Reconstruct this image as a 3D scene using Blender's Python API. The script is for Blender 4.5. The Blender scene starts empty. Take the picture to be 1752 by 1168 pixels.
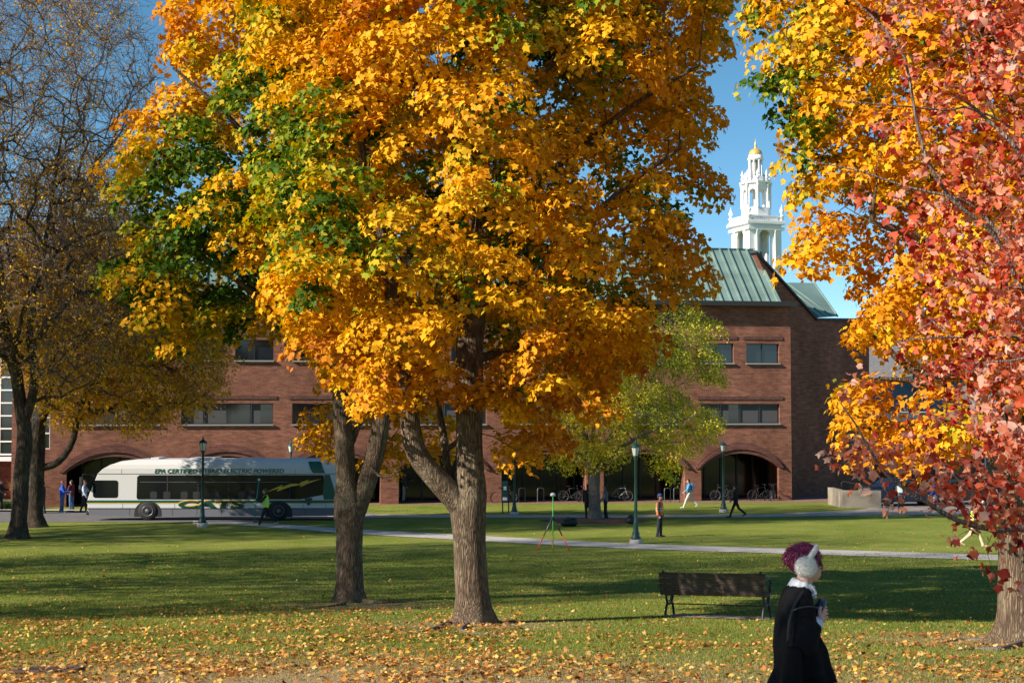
import bpy, bmesh, math, random
import numpy as np
from mathutils import Vector, Matrix, geometry, noise as mnoise
PI = math.pi
rad = math.radians
rng = np.random.default_rng(7)
random.seed(7)
C = bpy.context.scene.collection
sc = bpy.context.scene

# ------------------------------------------------------------------ camera
F = 2433.0                       # focal length in photo pixels (photo is 1752 wide)
HZ = 700.0                       # image row of the horizon
CAMZ = 5.8
PITCH = math.atan((HZ - 584) / F)
cam_d = bpy.data.cameras.new('camera')
cam = bpy.data.objects.new('camera', cam_d); C.objects.link(cam)
cam.location = (0, 0, CAMZ)
cam.rotation_euler = (PI / 2 + PITCH, 0, 0)
cam_d.sensor_width = 36; cam_d.lens = 36 * F / 1752
cam_d.clip_start = 0.1; cam_d.clip_end = 3000
cam_d.dof.use_dof = True; cam_d.dof.focus_distance = 23.0; cam_d.dof.aperture_fstop = 8.0
sc.camera = cam

# ------------------------------------------------------------------ sky and sun
SUN_EL = rad(29); SUN_PHI = rad(27)           # phi: how far behind the picture plane the sun stands, on the left
sun_dir = Vector((-math.cos(SUN_PHI) * math.cos(SUN_EL), -math.sin(SUN_PHI) * math.cos(SUN_EL), math.sin(SUN_EL)))
w = bpy.data.worlds.new('World'); sc.world = w; w.use_nodes = True
nt = w.node_tree; bg = nt.nodes['Background']
sky = nt.nodes.new('ShaderNodeTexSky'); sky.sky_type = 'NISHITA'; sky.sun_disc = False
sky.sun_elevation = SUN_EL
sky.sun_rotation = math.atan2(sun_dir.x, sun_dir.y)
sky.air_density = 0.85; sky.dust_density = 0.0; sky.ozone_density = 2.3; sky.altitude = 2500
hs_ = nt.nodes.new('ShaderNodeHueSaturation'); hs_.inputs['Saturation'].default_value = 1.15; hs_.inputs['Hue'].default_value = .482; nt.links.new(sky.outputs[0], hs_.inputs['Color'])
nt.links.new(hs_.outputs[0], bg.inputs[0]); bg.inputs[1].default_value = 0.085
sl = bpy.data.lights.new('sun', 'SUN'); sl.energy = 5.0; sl.angle = rad(0.6); sl.color = (1.0, 0.90, 0.76)
so = bpy.data.objects.new('sun', sl); C.objects.link(so)
so.rotation_euler = sun_dir.to_track_quat('Z', 'Y').to_euler(); so.location = (-60, -30, 60)
sc.view_settings.view_transform = 'Standard'; sc.view_settings.look = 'None'
sc.view_settings.exposure = 0.85; sc.view_settings.gamma = 1.0
sc.render.engine = 'CYCLES'
sc.cycles.max_bounces = 6; sc.cycles.diffuse_bounces = 3; sc.cycles.glossy_bounces = 2
sc.cycles.transmission_bounces = 3; sc.cycles.transparent_max_bounces = 6
sc.cycles.caustics_reflective = False; sc.cycles.caustics_refractive = False

# ------------------------------------------------------------------ pixel -> world
cp, sp = math.cos(PITCH), math.sin(PITCH)
def ray(px, py):
    u = (px - 876) / F; v = (584 - py) / F
    return Vector((u, cp - v * sp, v * cp + sp))
def P(px, py, Y):
    d = ray(px, py); t = Y / d.y
    return Vector((d.x * t, Y, CAMZ + d.z * t))
_gy = np.array([-60, 0, 8.1, 12.5, 19, 26, 34, 45, 55, 65, 70, 74, 80, 90, 110, 4000.])
_gz = CAMZ + np.array([-2.3, -2.35, -2.4, -2.46, -3.16, -3.80, -4.33, -4.89, -5.20, -5.35, -5.42, -5.60, -5.72, -5.80, -5.85, -5.9])
def gz(Y):
    """ground height, smoothed profile of a lawn that falls away from the camera"""
    Y = np.asarray(Y, float); s = 0
    for o in (-1.5, -.75, 0, .75, 1.5): s = s + np.interp(Y + o, _gy, _gz)
    return s / 5
def G(px, py):
    """point of the ground seen at a pixel"""
    d = ray(px, py); lo, hi = 5.0, 400.0
    for Y in np.arange(6, 300, .25):
        if CAMZ + d.z * Y / d.y <= float(gz(Y)): hi = Y; break
    lo = hi - .25
    for _ in range(20):
        m = (lo + hi) / 2
        if CAMZ + d.z * m / d.y <= float(gz(m)): hi = m
        else: lo = m
    t = hi / d.y
    return Vector((d.x * t, hi, float(gz(hi))))

# ------------------------------------------------------------------ materials
def mat(name, col, rough=.8, var=.0, scale=5., metal=0., bump=0., bscale=None, col2=None, spec=.5, coords='Object', stretch=(1, 1, 1), detail=4., lo=.3, hi=.7):
    m = bpy.data.materials.new(name); m.use_nodes = True
    n = m.node_tree; b = n.nodes['Principled BSDF']
    b.inputs['Roughness'].default_value = rough; b.inputs['Metallic'].default_value = metal
    b.inputs['Specular IOR Level'].default_value = spec
    if var > 0 or col2 or bump:
        tc = n.nodes.new('ShaderNodeTexCoord'); mp = n.nodes.new('ShaderNodeMapping'); mp.inputs['Scale'].default_value = stretch
        n.links.new(tc.outputs[coords], mp.inputs[0])
    if var > 0 or col2:
        nz = n.nodes.new('ShaderNodeTexNoise'); nz.inputs['Scale'].default_value = scale; nz.inputs['Detail'].default_value = detail
        n.links.new(mp.outputs[0], nz.inputs['Vector'])
        cr = n.nodes.new('ShaderNodeValToRGB')
        c2 = col2 or tuple(min(1, c * (1 + var)) for c in col); c1 = col if col2 else tuple(c * (1 - var) for c in col)
        cr.color_ramp.elements[0].color = (*c1, 1); cr.color_ramp.elements[1].color = (*c2, 1)
        cr.color_ramp.elements[0].position = lo; cr.color_ramp.elements[1].position = hi
        n.links.new(nz.outputs[0], cr.inputs[0]); n.links.new(cr.outputs[0], b.inputs['Base Color'])
    else: b.inputs['Base Color'].default_value = (*col, 1)
    if bump:
        n2 = n.nodes.new('ShaderNodeTexNoise'); n2.inputs['Scale'].default_value = bscale or scale * 3; n2.inputs['Detail'].default_value = 5
        n.links.new(mp.outputs[0], n2.inputs['Vector'])
        bm_ = n.nodes.new('ShaderNodeBump'); bm_.inputs['Strength'].default_value = min(1, bump); bm_.inputs['Distance'].default_value = .03
        n.links.new(n2.outputs[0], bm_.inputs['Height']); n.links.new(bm_.outputs[0], b.inputs['Normal'])
    return m

def leaf_mat(name, transl=.4, rough=.5, spec=.25):
    m = bpy.data.materials.new(name); m.use_nodes = True
    n = m.node_tree; b = n.nodes['Principled BSDF']; out = n.nodes['Material Output']
    a = n.nodes.new('ShaderNodeAttribute'); a.attribute_name = 'col'
    b.inputs['Roughness'].default_value = rough; b.inputs['Specular IOR Level'].default_value = spec
    n.links.new(a.outputs['Color'], b.inputs['Base Color'])
    t = n.nodes.new('ShaderNodeBsdfTranslucent')
    hs = n.nodes.new('ShaderNodeHueSaturation'); hs.inputs['Saturation'].default_value = 1.1; hs.inputs['Value'].default_value = 1.15
    n.links.new(a.outputs['Color'], hs.inputs['Color']); n.links.new(hs.outputs[0], t.inputs['Color'])
    mx = n.nodes.new('ShaderNodeMixShader'); mx.inputs[0].default_value = transl
    n.links.new(b.outputs[0], mx.inputs[1]); n.links.new(t.outputs[0], mx.inputs[2]); n.links.new(mx.outputs[0], out.inputs['Surface'])
    return m

def bark_mat(name, c1, c2, sc_=9., lichen=None):
    m = bpy.data.materials.new(name); m.use_nodes = True
    n = m.node_tree; b = n.nodes['Principled BSDF']; b.inputs['Roughness'].default_value = .95; b.inputs['Specular IOR Level'].default_value = .15
    tc = n.nodes.new('ShaderNodeTexCoord'); mp = n.nodes.new('ShaderNodeMapping'); mp.inputs['Scale'].default_value = (sc_, sc_, sc_ * .09)
    n.links.new(tc.outputs['Object'], mp.inputs[0])
    n1 = n.nodes.new('ShaderNodeTexNoise'); n1.inputs['Scale'].default_value = 2.6; n1.inputs['Detail'].default_value = 6; n1.inputs['Distortion'].default_value = .6
    n.links.new(mp.outputs[0], n1.inputs['Vector'])
    v = n.nodes.new('ShaderNodeTexVoronoi'); v.feature = 'DISTANCE_TO_EDGE'; v.inputs['Scale'].default_value = 3.2
    n.links.new(mp.outputs[0], v.inputs['Vector'])
    ml = n.nodes.new('ShaderNodeMath'); ml.operation = 'MULTIPLY'; ml.use_clamp = True
    mr = n.nodes.new('ShaderNodeMapRange'); mr.inputs[1].default_value = 0; mr.inputs[2].default_value = .18
    n.links.new(v.outputs['Distance'], mr.inputs[0]); n.links.new(mr.outputs[0], ml.inputs[0])
    r2 = n.nodes.new('ShaderNodeMapRange'); r2.inputs[1].default_value = .3; r2.inputs[2].default_value = .7
    n.links.new(n1.outputs[0], r2.inputs[0]); n.links.new(r2.outputs[0], ml.inputs[1])
    cr = n.nodes.new('ShaderNodeValToRGB'); cr.color_ramp.elements[0].color = (*c1, 1); cr.color_ramp.elements[1].color = (*c2, 1)
    n.links.new(ml.outputs[0], cr.inputs[0])
    last = cr.outputs[0]
    nl = n.nodes.new('ShaderNodeTexNoise'); nl.inputs['Scale'].default_value = 2.3; nl.inputs['Detail'].default_value = 8; nl.inputs['Roughness'].default_value = .7
    n.links.new(tc.outputs['Object'], nl.inputs['Vector'])
    if lichen:
        mx = n.nodes.new('ShaderNodeMix'); mx.data_type = 'RGBA'
        rr = n.nodes.new('ShaderNodeMapRange'); rr.inputs[1].default_value = .52; rr.inputs[2].default_value = .7; rr.inputs[4].default_value = .7
        n.links.new(nl.outputs[0], rr.inputs[0]); n.links.new(rr.outputs[0], mx.inputs[0])
        n.links.new(last, mx.inputs[6]); mx.inputs[7].default_value = (*lichen, 1); last = mx.outputs[2]
    n.links.new(last, b.inputs['Base Color'])
    bp = n.nodes.new('ShaderNodeBump'); bp.inputs['Strength'].default_value = .9; bp.inputs['Distance'].default_value = .035
    n.links.new(ml.outputs[0], bp.inputs['Height']); n.links.new(bp.outputs[0], b.inputs['Normal'])
    return m

def brick_mat(name, c1, c2, mortar):
    """real brick coursing in object space (x along the wall, z up)"""
    m = bpy.data.materials.new(name); m.use_nodes = True
    n = m.node_tree; b = n.nodes['Principled BSDF']; b.inputs['Roughness'].default_value = .9; b.inputs['Specular IOR Level'].default_value = .2
    tc = n.nodes.new('ShaderNodeTexCoord'); sx = n.nodes.new('ShaderNodeSeparateXYZ'); n.links.new(tc.outputs['Object'], sx.inputs[0])
    ad = n.nodes.new('ShaderNodeMath'); ad.operation = 'ADD'; n.links.new(sx.outputs[0], ad.inputs[0]); n.links.new(sx.outputs[1], ad.inputs[1])
    cb = n.nodes.new('ShaderNodeCombineXYZ'); n.links.new(ad.outputs[0], cb.inputs[0]); n.links.new(sx.outputs[2], cb.inputs[1])
    br = n.nodes.new('ShaderNodeTexBrick'); br.inputs['Scale'].default_value = 1.0
    br.inputs['Brick Width'].default_value = .3; br.inputs['Row Height'].default_value = .1; br.inputs['Mortar Size'].default_value = .012
    br.inputs['Color1'].default_value = (*c1, 1); br.inputs['Color2'].default_value = (*c2, 1); br.inputs['Mortar'].default_value = (*mortar, 1)
    n.links.new(cb.outputs[0], br.inputs['Vector'])
    mp = n.nodes.new('ShaderNodeMapping'); mp.inputs['Scale'].default_value = (1.6, 5, 1); n.links.new(cb.outputs[0], mp.inputs[0])
    nz = n.nodes.new('ShaderNodeTexNoise'); nz.inputs['Scale'].default_value = .9; nz.inputs['Detail'].default_value = 7; nz.inputs['Roughness'].default_value = .68
    n.links.new(mp.outputs[0], nz.inputs['Vector'])
    mr = n.nodes.new('ShaderNodeMapRange'); mr.inputs[1].default_value = .3; mr.inputs[2].default_value = .7; mr.inputs[3].default_value = .58; mr.inputs[4].default_value = 1.4
    n.links.new(nz.outputs[0], mr.inputs[0])
    mx = n.nodes.new('ShaderNodeMix'); mx.data_type = 'RGBA'; mx.blend_type = 'MULTIPLY'; mx.inputs[0].default_value = 1
    n.links.new(br.outputs[0], mx.inputs[6]); n.links.new(mr.outputs[0], mx.inputs[7]); n.links.new(mx.outputs[2], b.inputs['Base Color'])
    # weather staining: broad soft patches and short vertical runs
    n3 = n.nodes.new('ShaderNodeTexNoise'); n3.inputs['Scale'].default_value = .22; n3.inputs['Detail'].default_value = 6; n3.inputs['Roughness'].default_value = .62; m3 = n.nodes.new('ShaderNodeMapping'); m3.inputs['Scale'].default_value = (2.2, .8, 1); n.links.new(cb.outputs[0], m3.inputs[0]); n.links.new(m3.outputs[0], n3.inputs['Vector'])
    r3 = n.nodes.new('ShaderNodeMapRange'); r3.inputs[1].default_value = .35; r3.inputs[2].default_value = .65; r3.inputs[3].default_value = .72; r3.inputs[4].default_value = 1.12; n.links.new(n3.outputs[0], r3.inputs[0])
    x3 = n.nodes.new('ShaderNodeMix'); x3.data_type = 'RGBA'; x3.blend_type = 'MULTIPLY'; x3.inputs[0].default_value = 1; n.links.new(mx.outputs[2], x3.inputs[6]); n.links.new(r3.outputs[0], x3.inputs[7]); n.links.new(x3.outputs[2], b.inputs['Base Color'])
    bp = n.nodes.new('ShaderNodeBump'); bp.inputs['Strength'].default_value = .5; bp.inputs['Distance'].default_value = .01
    n.links.new(br.outputs['Fac'], bp.inputs['Height']); bp.invert = True; n.links.new(bp.outputs[0], b.inputs['Normal'])
    return m

# ------------------------------------------------------------------ mesh helpers
def link(name, me, parent=None):
    o = bpy.data.objects.new(name, me); C.objects.link(o)
    if parent is not None: o.parent = parent
    return o
def obj(name, bm, m=None, parent=None, smooth=False):
    me = bpy.data.meshes.new(name)
    bm.normal_update(); bm.to_mesh(me); bm.free()
    ms = m if isinstance(m, (list, tuple)) else [m]
    for x in ms:
        if x: me.materials.append(x)
    if smooth: me.shade_smooth()
    return link(name, me, parent)
def tag(o, label=None, cat=None, group=None, kind=None):
    if label: o['label'] = label
    if cat: o['category'] = cat
    if group: o['group'] = group
    if kind: o['kind'] = kind
    return o
def thing(name, label, cat, loc=(0, 0, 0), rz=0., group=None):
    o = bpy.data.objects.new(name, None); C.objects.link(o); o.location = loc; o.rotation_euler = (0, 0, rz)
    o.empty_display_size = .2
    return tag(o, label, cat, group)
def copy_tree(o, loc=None, rz=None, label=None, scale=None):
    def cp_(a, par):
        c = a.copy(); C.objects.link(c); c.parent = par
        for ch in [x for x in a.children]: cp_(ch, c)
        return c
    kids = list(o.children)
    c = o.copy(); C.objects.link(c)
    for ch in kids: cp_(ch, c)
    if loc is not None: c.location = loc
    if rz is not None: c.rotation_euler = (0, 0, rz)
    if label: c['label'] = label
    if scale: c.scale = scale
    return c
def NB(): return bmesh.new()
def box(bm, x0, x1, y0, y1, z0, z1, mi=0, M=None, bev=0):
    r = bmesh.ops.create_cube(bm, size=1)
    vs = r['verts']
    bmesh.ops.scale(bm, vec=(x1 - x0, y1 - y0, z1 - z0), verts=vs)
    bmesh.ops.translate(bm, vec=((x0 + x1) / 2, (y0 + y1) / 2, (z0 + z1) / 2), verts=vs)
    if bev:
        es = list({e for v in vs for e in v.link_edges})
        rr = bmesh.ops.bevel(bm, geom=es, offset=bev, segments=2, affect='EDGES', profile=.5)
        vs = list({v for f in rr['faces'] for v in f.verts} | {v for v in vs if v.is_valid})
    if M is not None: bmesh.ops.transform(bm, matrix=M, verts=vs)
    for f in {f for v in vs for f in v.link_faces}: f.material_index = mi
    return vs
def frames(pts):
    pts = [Vector(p) for p in pts]; n = len(pts); T = []
    for i in range(n):
        d = pts[min(i + 1, n - 1)] - pts[max(i - 1, 0)]
        T.append(d.normalized() if d.length > 1e-9 else Vector((0, 0, 1)))
    a = T[0].orthogonal().normalized(); out = []
    for i in range(n):
        a = a - T[i] * a.dot(T[i])
        a = a.normalized() if a.length > 1e-6 else T[i].orthogonal().normalized()
        out.append((pts[i], T[i], a.copy(), T[i].cross(a)))
    return out
def tube(bm, pts, r, seg=8, cap=True, mi=0):
    rs = r if isinstance(r, (list, tuple)) else [r] * len(pts)
    rings = []
    for (p, t, a, b), rr in zip(frames(pts), rs):
        rings.append([bm.verts.new(p + (a * math.cos(2 * PI * k / seg) + b * math.sin(2 * PI * k / seg)) * rr) for k in range(seg)])
    fs = []
    for i in range(len(rings) - 1):
        for k in range(seg):
            fs.append(bm.faces.new((rings[i][k], rings[i][(k + 1) % seg], rings[i + 1][(k + 1) % seg], rings[i + 1][k])))
    if cap: fs.append(bm.faces.new(rings[0][::-1])); fs.append(bm.faces.new(rings[-1]))
    for f in fs: f.material_index = mi; f.smooth = True
    return rings
def lathe(bm, prof, c=(0, 0, 0), seg=16, mi=0, smooth=True, rot=0):
    """prof: list of (radius, z)"""
    rings = []
    for r, z in prof:
        rings.append([bm.verts.new((c[0] + max(r, 1e-4) * math.cos(rot + 2 * PI * k / seg), c[1] + max(r, 1e-4) * math.sin(rot + 2 * PI * k / seg), c[2] + z)) for k in range(seg)])
    for i in range(len(rings) - 1):
        for k in range(seg):
            f = bm.faces.new((rings[i][k], rings[i][(k + 1) % seg], rings[i + 1][(k + 1) % seg], rings[i + 1][k])); f.material_index = mi; f.smooth = smooth
    for ring in (rings[0][::-1], rings[-1]):
        f = bm.faces.new(ring); f.material_index = mi
    return rings
def poly(bm, pts, mi=0):
    f = bm.faces.new([bm.verts.new(p) for p in pts]); f.material_index = mi; return f
def prism(bm, loop2, d0, d1, axes, mi=0):
    """closed prism of a 2-D loop; axes maps (u, v, d) to a point"""
    a = [bm.verts.new(axes(u, v, d0)) for u, v in loop2]; b = [bm.verts.new(axes(u, v, d1)) for u, v in loop2]
    n = len(a)
    fs = [bm.faces.new(a), bm.faces.new(b[::-1])] + [bm.faces.new((a[i], b[i], b[(i + 1) % n], a[(i + 1) % n])) for i in range(n)]
    for f in fs: f.material_index = mi
    return fs
def panel(bm, outer, holes, d0, d1, axes, mi=0, mi_rev=None):
    """wall panel with openings: front at d0, back at d1, reveals between"""
    loops = [outer] + holes
    flat = [p for lp in loops for p in lp]
    tris = geometry.tessellate_polygon([[Vector((u, v, 0)) for u, v in lp] for lp in loops])
    A = [bm.verts.new(axes(u, v, d0)) for u, v in flat]; B = [bm.verts.new(axes(u, v, d1)) for u, v in flat]
    for t in tris:
        for vs in ((A[t[0]], A[t[1]], A[t[2]]), (B[t[2]], B[t[1]], B[t[0]])):
            try: bm.faces.new(vs).material_index = mi
            except ValueError: pass
    k = 0
    for lp in loops:
        n = len(lp)
        for i in range(n):
            f = bm.faces.new((A[k + i], B[k + i], B[k + (i + 1) % n], A[k + (i + 1) % n])); f.material_index = mi if mi_rev is None else mi_rev
        k += n
def arch_loop(u0, u1, v0, vs, va, n=14):
    """opening with a segmental arch: sides up to vs, crown at va"""
    w_ = (u1 - u0) / 2; h = va - vs; R = (w_ * w_ + h * h) / (2 * h); uc = (u0 + u1) / 2; vc = va - R
    a0 = math.asin(min(1, w_ / R)) if h < w_ * .999 else PI / 2
    pts = [(u0, v0), (u1, v0)]
    for i in range(n + 1):
        a = a0 - 2 * a0 * i / n
        pts.append((uc + R * math.sin(a), vc + R * math.cos(a)))
    return pts
def np_mesh(name, verts, faces, m, parent=None, cols=None, smooth=False):
    """verts (N,3), faces (M,k) arrays"""
    me = bpy.data.meshes.new(name); nf, k = faces.shape
    me.vertices.add(len(verts)); me.vertices.foreach_set('co', np.ascontiguousarray(verts, dtype=np.float32).ravel())
    me.loops.add(nf * k); me.loops.foreach_set('vertex_index', np.ascontiguousarray(faces, dtype=np.int32).ravel())
    me.polygons.add(nf); me.polygons.foreach_set('loop_start', np.arange(0, nf * k, k, dtype=np.int32))
    try: me.polygons.foreach_set('loop_total', np.full(nf, k, dtype=np.int32))
    except Exception: pass
    me.update(calc_edges=True)
    if cols is not None:
        ca = me.color_attributes.new('col', 'FLOAT_COLOR', 'POINT')
        ca.data.foreach_set('color', np.concatenate([cols, np.ones((len(cols), 1))], 1).astype(np.float32).ravel())
    if m: me.materials.append(m)
    if smooth: me.shade_smooth()
    return link(name, me, parent)
def blob(name, prims, voxel, m, parent=None, smooth=4, extra=None):
    """union of tapered capsules / ellipsoids remeshed into one continuous skin"""
    bm = NB()
    for p in prims:
        if p[0] == 'c':
            _, a, b, ra, rb = p; a = Vector(a); b = Vector(b)
            for q, r in ((a, ra), (b, rb)):
                bmesh.ops.create_icosphere(bm, subdivisions=2, radius=r, matrix=Matrix.Translation(q))
            d = b - a
            if d.length > 1e-5:
                Mx = Matrix.Translation((a + b) / 2) @ d.to_track_quat('Z', 'Y').to_matrix().to_4x4()
                bmesh.ops.create_cone(bm, cap_ends=True, segments=14, radius1=ra * .985, radius2=rb * .985, depth=d.length, matrix=Mx)
        else:
            _, c, r, rot = p if len(p) == 4 else (*p, (0, 0, 0))
            from mathutils import Euler
            Mx = Matrix.Translation(Vector(c)) @ Euler(rot).to_matrix().to_4x4() @ Matrix.Diagonal((*r, 1))
            bmesh.ops.create_icosphere(bm, subdivisions=3, radius=1, matrix=Mx)
    me = bpy.data.meshes.new('tmp'); bm.to_mesh(me); bm.free()
    o = bpy.data.objects.new('tmp', me); C.objects.link(o)
    md = o.modifiers.new('r', 'REMESH'); md.mode = 'VOXEL'; md.voxel_size = voxel; md.use_smooth_shade = True
    if smooth:
        s = o.modifiers.new('s', 'SMOOTH'); s.iterations = smooth; s.factor = .5
    dg = bpy.context.evaluated_depsgraph_get(); dg.update()
    nm = bpy.data.meshes.new_from_object(o.evaluated_get(dg)); nm.name = name
    bpy.data.objects.remove(o); bpy.data.meshes.remove(me)
    if extra:
        b2 = NB(); b2.from_mesh(nm); extra(b2); b2.to_mesh(nm); b2.free()
    nm.materials.clear(); nm.materials.append(m); nm.shade_smooth()
    return link(name, nm, parent)
def text_mesh(txt, size, shear=0., bold=0., extr=.004, xs=1.):
    cu = bpy.data.curves.new('t', 'FONT'); cu.body = txt; cu.size = size; cu.shear = shear; cu.offset = bold; cu.extrude = extr
    o = bpy.data.objects.new('t', cu); C.objects.link(o)
    dg = bpy.context.evaluated_depsgraph_get(); dg.update()
    me = bpy.data.meshes.new_from_object(o.evaluated_get(dg)); bpy.data.objects.remove(o)
    me.transform(Matrix.Diagonal((xs, 1, 1, 1)))
    return me
# ================================================================== GROUND
def ground_mat():
    m = bpy.data.materials.new('lawn'); m.use_nodes = True
    n = m.node_tree; b = n.nodes['Principled BSDF']; b.inputs['Roughness'].default_value = .95; b.inputs['Specular IOR Level'].default_value = .1
    tc = n.nodes.new('ShaderNodeTexCoord')
    def nz(s, d=5, st=(1, 1, 1), r=.6):
        mp = n.nodes.new('ShaderNodeMapping'); mp.inputs['Scale'].default_value = st; n.links.new(tc.outputs['Object'], mp.inputs[0])
        x = n.nodes.new('ShaderNodeTexNoise'); x.inputs['Scale'].default_value = s; x.inputs['Detail'].default_value = d; x.inputs['Roughness'].default_value = r
        n.links.new(mp.outputs[0], x.inputs['Vector']); return x
    def ramp(src, c1, c2, lo, hi):
        cr = n.nodes.new('ShaderNodeValToRGB'); cr.color_ramp.elements[0].color = (*c1, 1); cr.color_ramp.elements[1].color = (*c2, 1)
        cr.color_ramp.elements[0].position = lo; cr.color_ramp.elements[1].position = hi; n.links.new(src, cr.inputs[0]); return cr
    def mix(f, a, c, mode='MIX'):
        x = n.nodes.new('ShaderNodeMix'); x.data_type = 'RGBA'; x.blend_type = mode
        if isinstance(f, float): x.inputs[0].default_value = f
        else: n.links.new(f, x.inputs[0])
        for k, s in ((6, a), (7, c)):
            if isinstance(s, tuple): x.inputs[k].default_value = (*s, 1)
            else: n.links.new(s, x.inputs[k])
        return x.outputs[2]
    base = ramp(nz(.35, 6).outputs[0], (.150, .195, .026), (.235, .262, .048), .35, .65).outputs[0]
    fine = nz(26, 4, (1, .55, 1), .7)
    fr = n.nodes.new('ShaderNodeMapRange'); fr.inputs[1].default_value = .25; fr.inputs[2].default_value = .75; fr.inputs[3].default_value = .45; fr.inputs[4].default_value = 1.55
    n.links.new(fine.outputs[0], fr.inputs[0])
    base = mix(1.0, base, fr.outputs[0], 'MULTIPLY')
    # dry straw coloured lawn in the near foreground, by the 'dry' attribute and broken by noise
    at = n.nodes.new('ShaderNodeAttribute'); at.attribute_name = 'dry'
    d1 = nz(.9, 6, (1, 1, 1), .7); ad = n.nodes.new('ShaderNodeMath'); ad.operation = 'MULTIPLY_ADD'
    ad.inputs[1].default_value = 1.6; ad.inputs[2].default_value = -.8
    n.links.new(d1.outputs[0], ad.inputs[0]); su = n.nodes.new('ShaderNodeMath'); su.use_clamp = True; n.links.new(ad.outputs[0], su.inputs[0]); n.links.new(at.outputs['Fac'], su.inputs[1])
    straw = ramp(nz(14, 5).outputs[0], (.30, .22, .11), (.56, .40, .22), .35, .7).outputs[0]
    col = mix(su.outputs[0], base, straw)
    n.links.new(col, b.inputs['Base Color'])
    bp = n.nodes.new('ShaderNodeBump'); bp.inputs['Strength'].default_value = 1; bp.inputs['Distance'].default_value = .06
    bn = nz(18, 6, (1, 1, 1), .75); n.links.new(bn.outputs[0], bp.inputs['Height']); n.links.new(bp.outputs[0], b.inputs['Normal'])
    return m
def dry_at(x, y):
    """share of straw-coloured grass: near the camera, left of centre, and round the maples' feet"""
    x = np.asarray(x, float); y = np.asarray(y, float)
    f = np.clip((19.5 - y) / 6, 0, 1) * (.50 + .6 * np.clip(1 - np.abs(x + 2.0) / 4.6, 0, 1))
    for cx, cy, r in ((-.6, 24.4, 1.6), (-3.3, 29.4, 1.3), (7.2, 20.6, 2.0)):
        f = np.maximum(f, .85 * np.exp(-(((x - cx) / r) ** 2 + ((y - cy) / (r * .8)) ** 2)))
    return f
M_lawn = ground_mat()
xs = np.concatenate([[-1500, -600, -250, -120], np.arange(-60, 60.1, 1.0), [120, 250, 600, 1500]])
ys = np.concatenate([[-60, -30, -10, 0], np.arange(4, 112, .5), [130, 180, 300, 600, 1200, 2500]])
X, Yg = np.meshgrid(xs, ys)
V = np.stack([X.ravel(), Yg.ravel(), gz(Yg.ravel())], 1)
nx = len(xs); idx = np.arange(len(V)).reshape(len(ys), nx)
Fq = np.stack([idx[:-1, :-1].ravel(), idx[:-1, 1:].ravel(), idx[1:, 1:].ravel(), idx[1:, :-1].ravel()], 1)
go = np_mesh('ground', V, Fq, M_lawn, smooth=True)
at = go.data.attributes.new('dry', 'FLOAT', 'POINT'); at.data.foreach_set('value', dry_at(V[:, 0], V[:, 1]).astype(np.float32))
tag(go, kind='structure')

def strip(name, left, right, m, dz=.012, thick=0.):
    """sheet between two polylines of ground pixels (each resampled), laid on the ground"""
    bm = NB(); n = 60
    def resample(pl):
        t = np.linspace(0, 1, n); d = [0]
        for a, b in zip(pl, pl[1:]): d.append(d[-1] + (Vector(b) - Vector(a)).length)
        d = np.array(d) / d[-1]; pp = np.array([list(p) for p in pl])
        return [Vector((np.interp(s, d, pp[:, 0]), np.interp(s, d, pp[:, 1]), 0)) for s in t]
    L = resample(left); R = resample(right); K = 8; rows = []
    for a, b in zip(L, R):
        row = []
        for k in range(K + 1):
            p = a.lerp(b, k / K); row.append(bm.verts.new((p.x, p.y, float(gz(p.y)) + dz)))
        rows.append(row)
    for i in range(n - 1):
        for k in range(K): bm.faces.new((rows[i][k], rows[i + 1][k], rows[i + 1][k + 1], rows[i][k + 1]))
    bmesh.ops.recalc_face_normals(bm, faces=bm.faces)
    if sum(f.normal.z for f in bm.faces) < 0: bmesh.ops.reverse_faces(bm, faces=bm.faces)
    return tag(obj(name, bm, m, smooth=True), kind='structure')
def xyz(px, py): g = G(px, py); return (g.x, g.y, 0)
M_asph = mat('asphalt', (.13, .125, .125), .9, .25, 3, bump=.3, bscale=40)
M_conc = mat('pavement', (.42, .385, .36), .9, .18, 2, bump=.2, bscale=25)
M_concp = mat('pinkish pavement', (.42, .33, .28), .9, .18, 2, bump=.2, bscale=25)
M_brickpave = mat('brick paving', (.22, .12, .09), .9, .3, 4)
# road with the bus
strip('road', [xyz(-400, 895), xyz(0, 893), xyz(150, 893), xyz(400, 893), xyz(520, 889), xyz(640, 887)],
      [xyz(-400, 873), xyz(0, 875), xyz(150, 876), xyz(400, 874), xyz(520, 875), xyz(640, 878)], M_asph, .008)
strip('kerb', [xyz(-400, 873), xyz(0, 875), xyz(150, 876), xyz(400, 874), xyz(520, 875)],
      [xyz(-400, 871), xyz(0, 873), xyz(150, 874), xyz(400, 872.4), xyz(520, 873.4)], M_conc, .1)
# near footpath, crossing the lawn from the road towards the right
strip('footpath', [xyz(330, 896.5), xyz(400, 897.5), xyz(620, 914), xyz(1100, 939.5), xyz(1700, 958.5), xyz(1950, 968)],
      [xyz(330, 891), xyz(400, 892), xyz(620, 906), xyz(1100, 931), xyz(1700, 949), xyz(1950, 957)], M_conc, .018)
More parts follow.
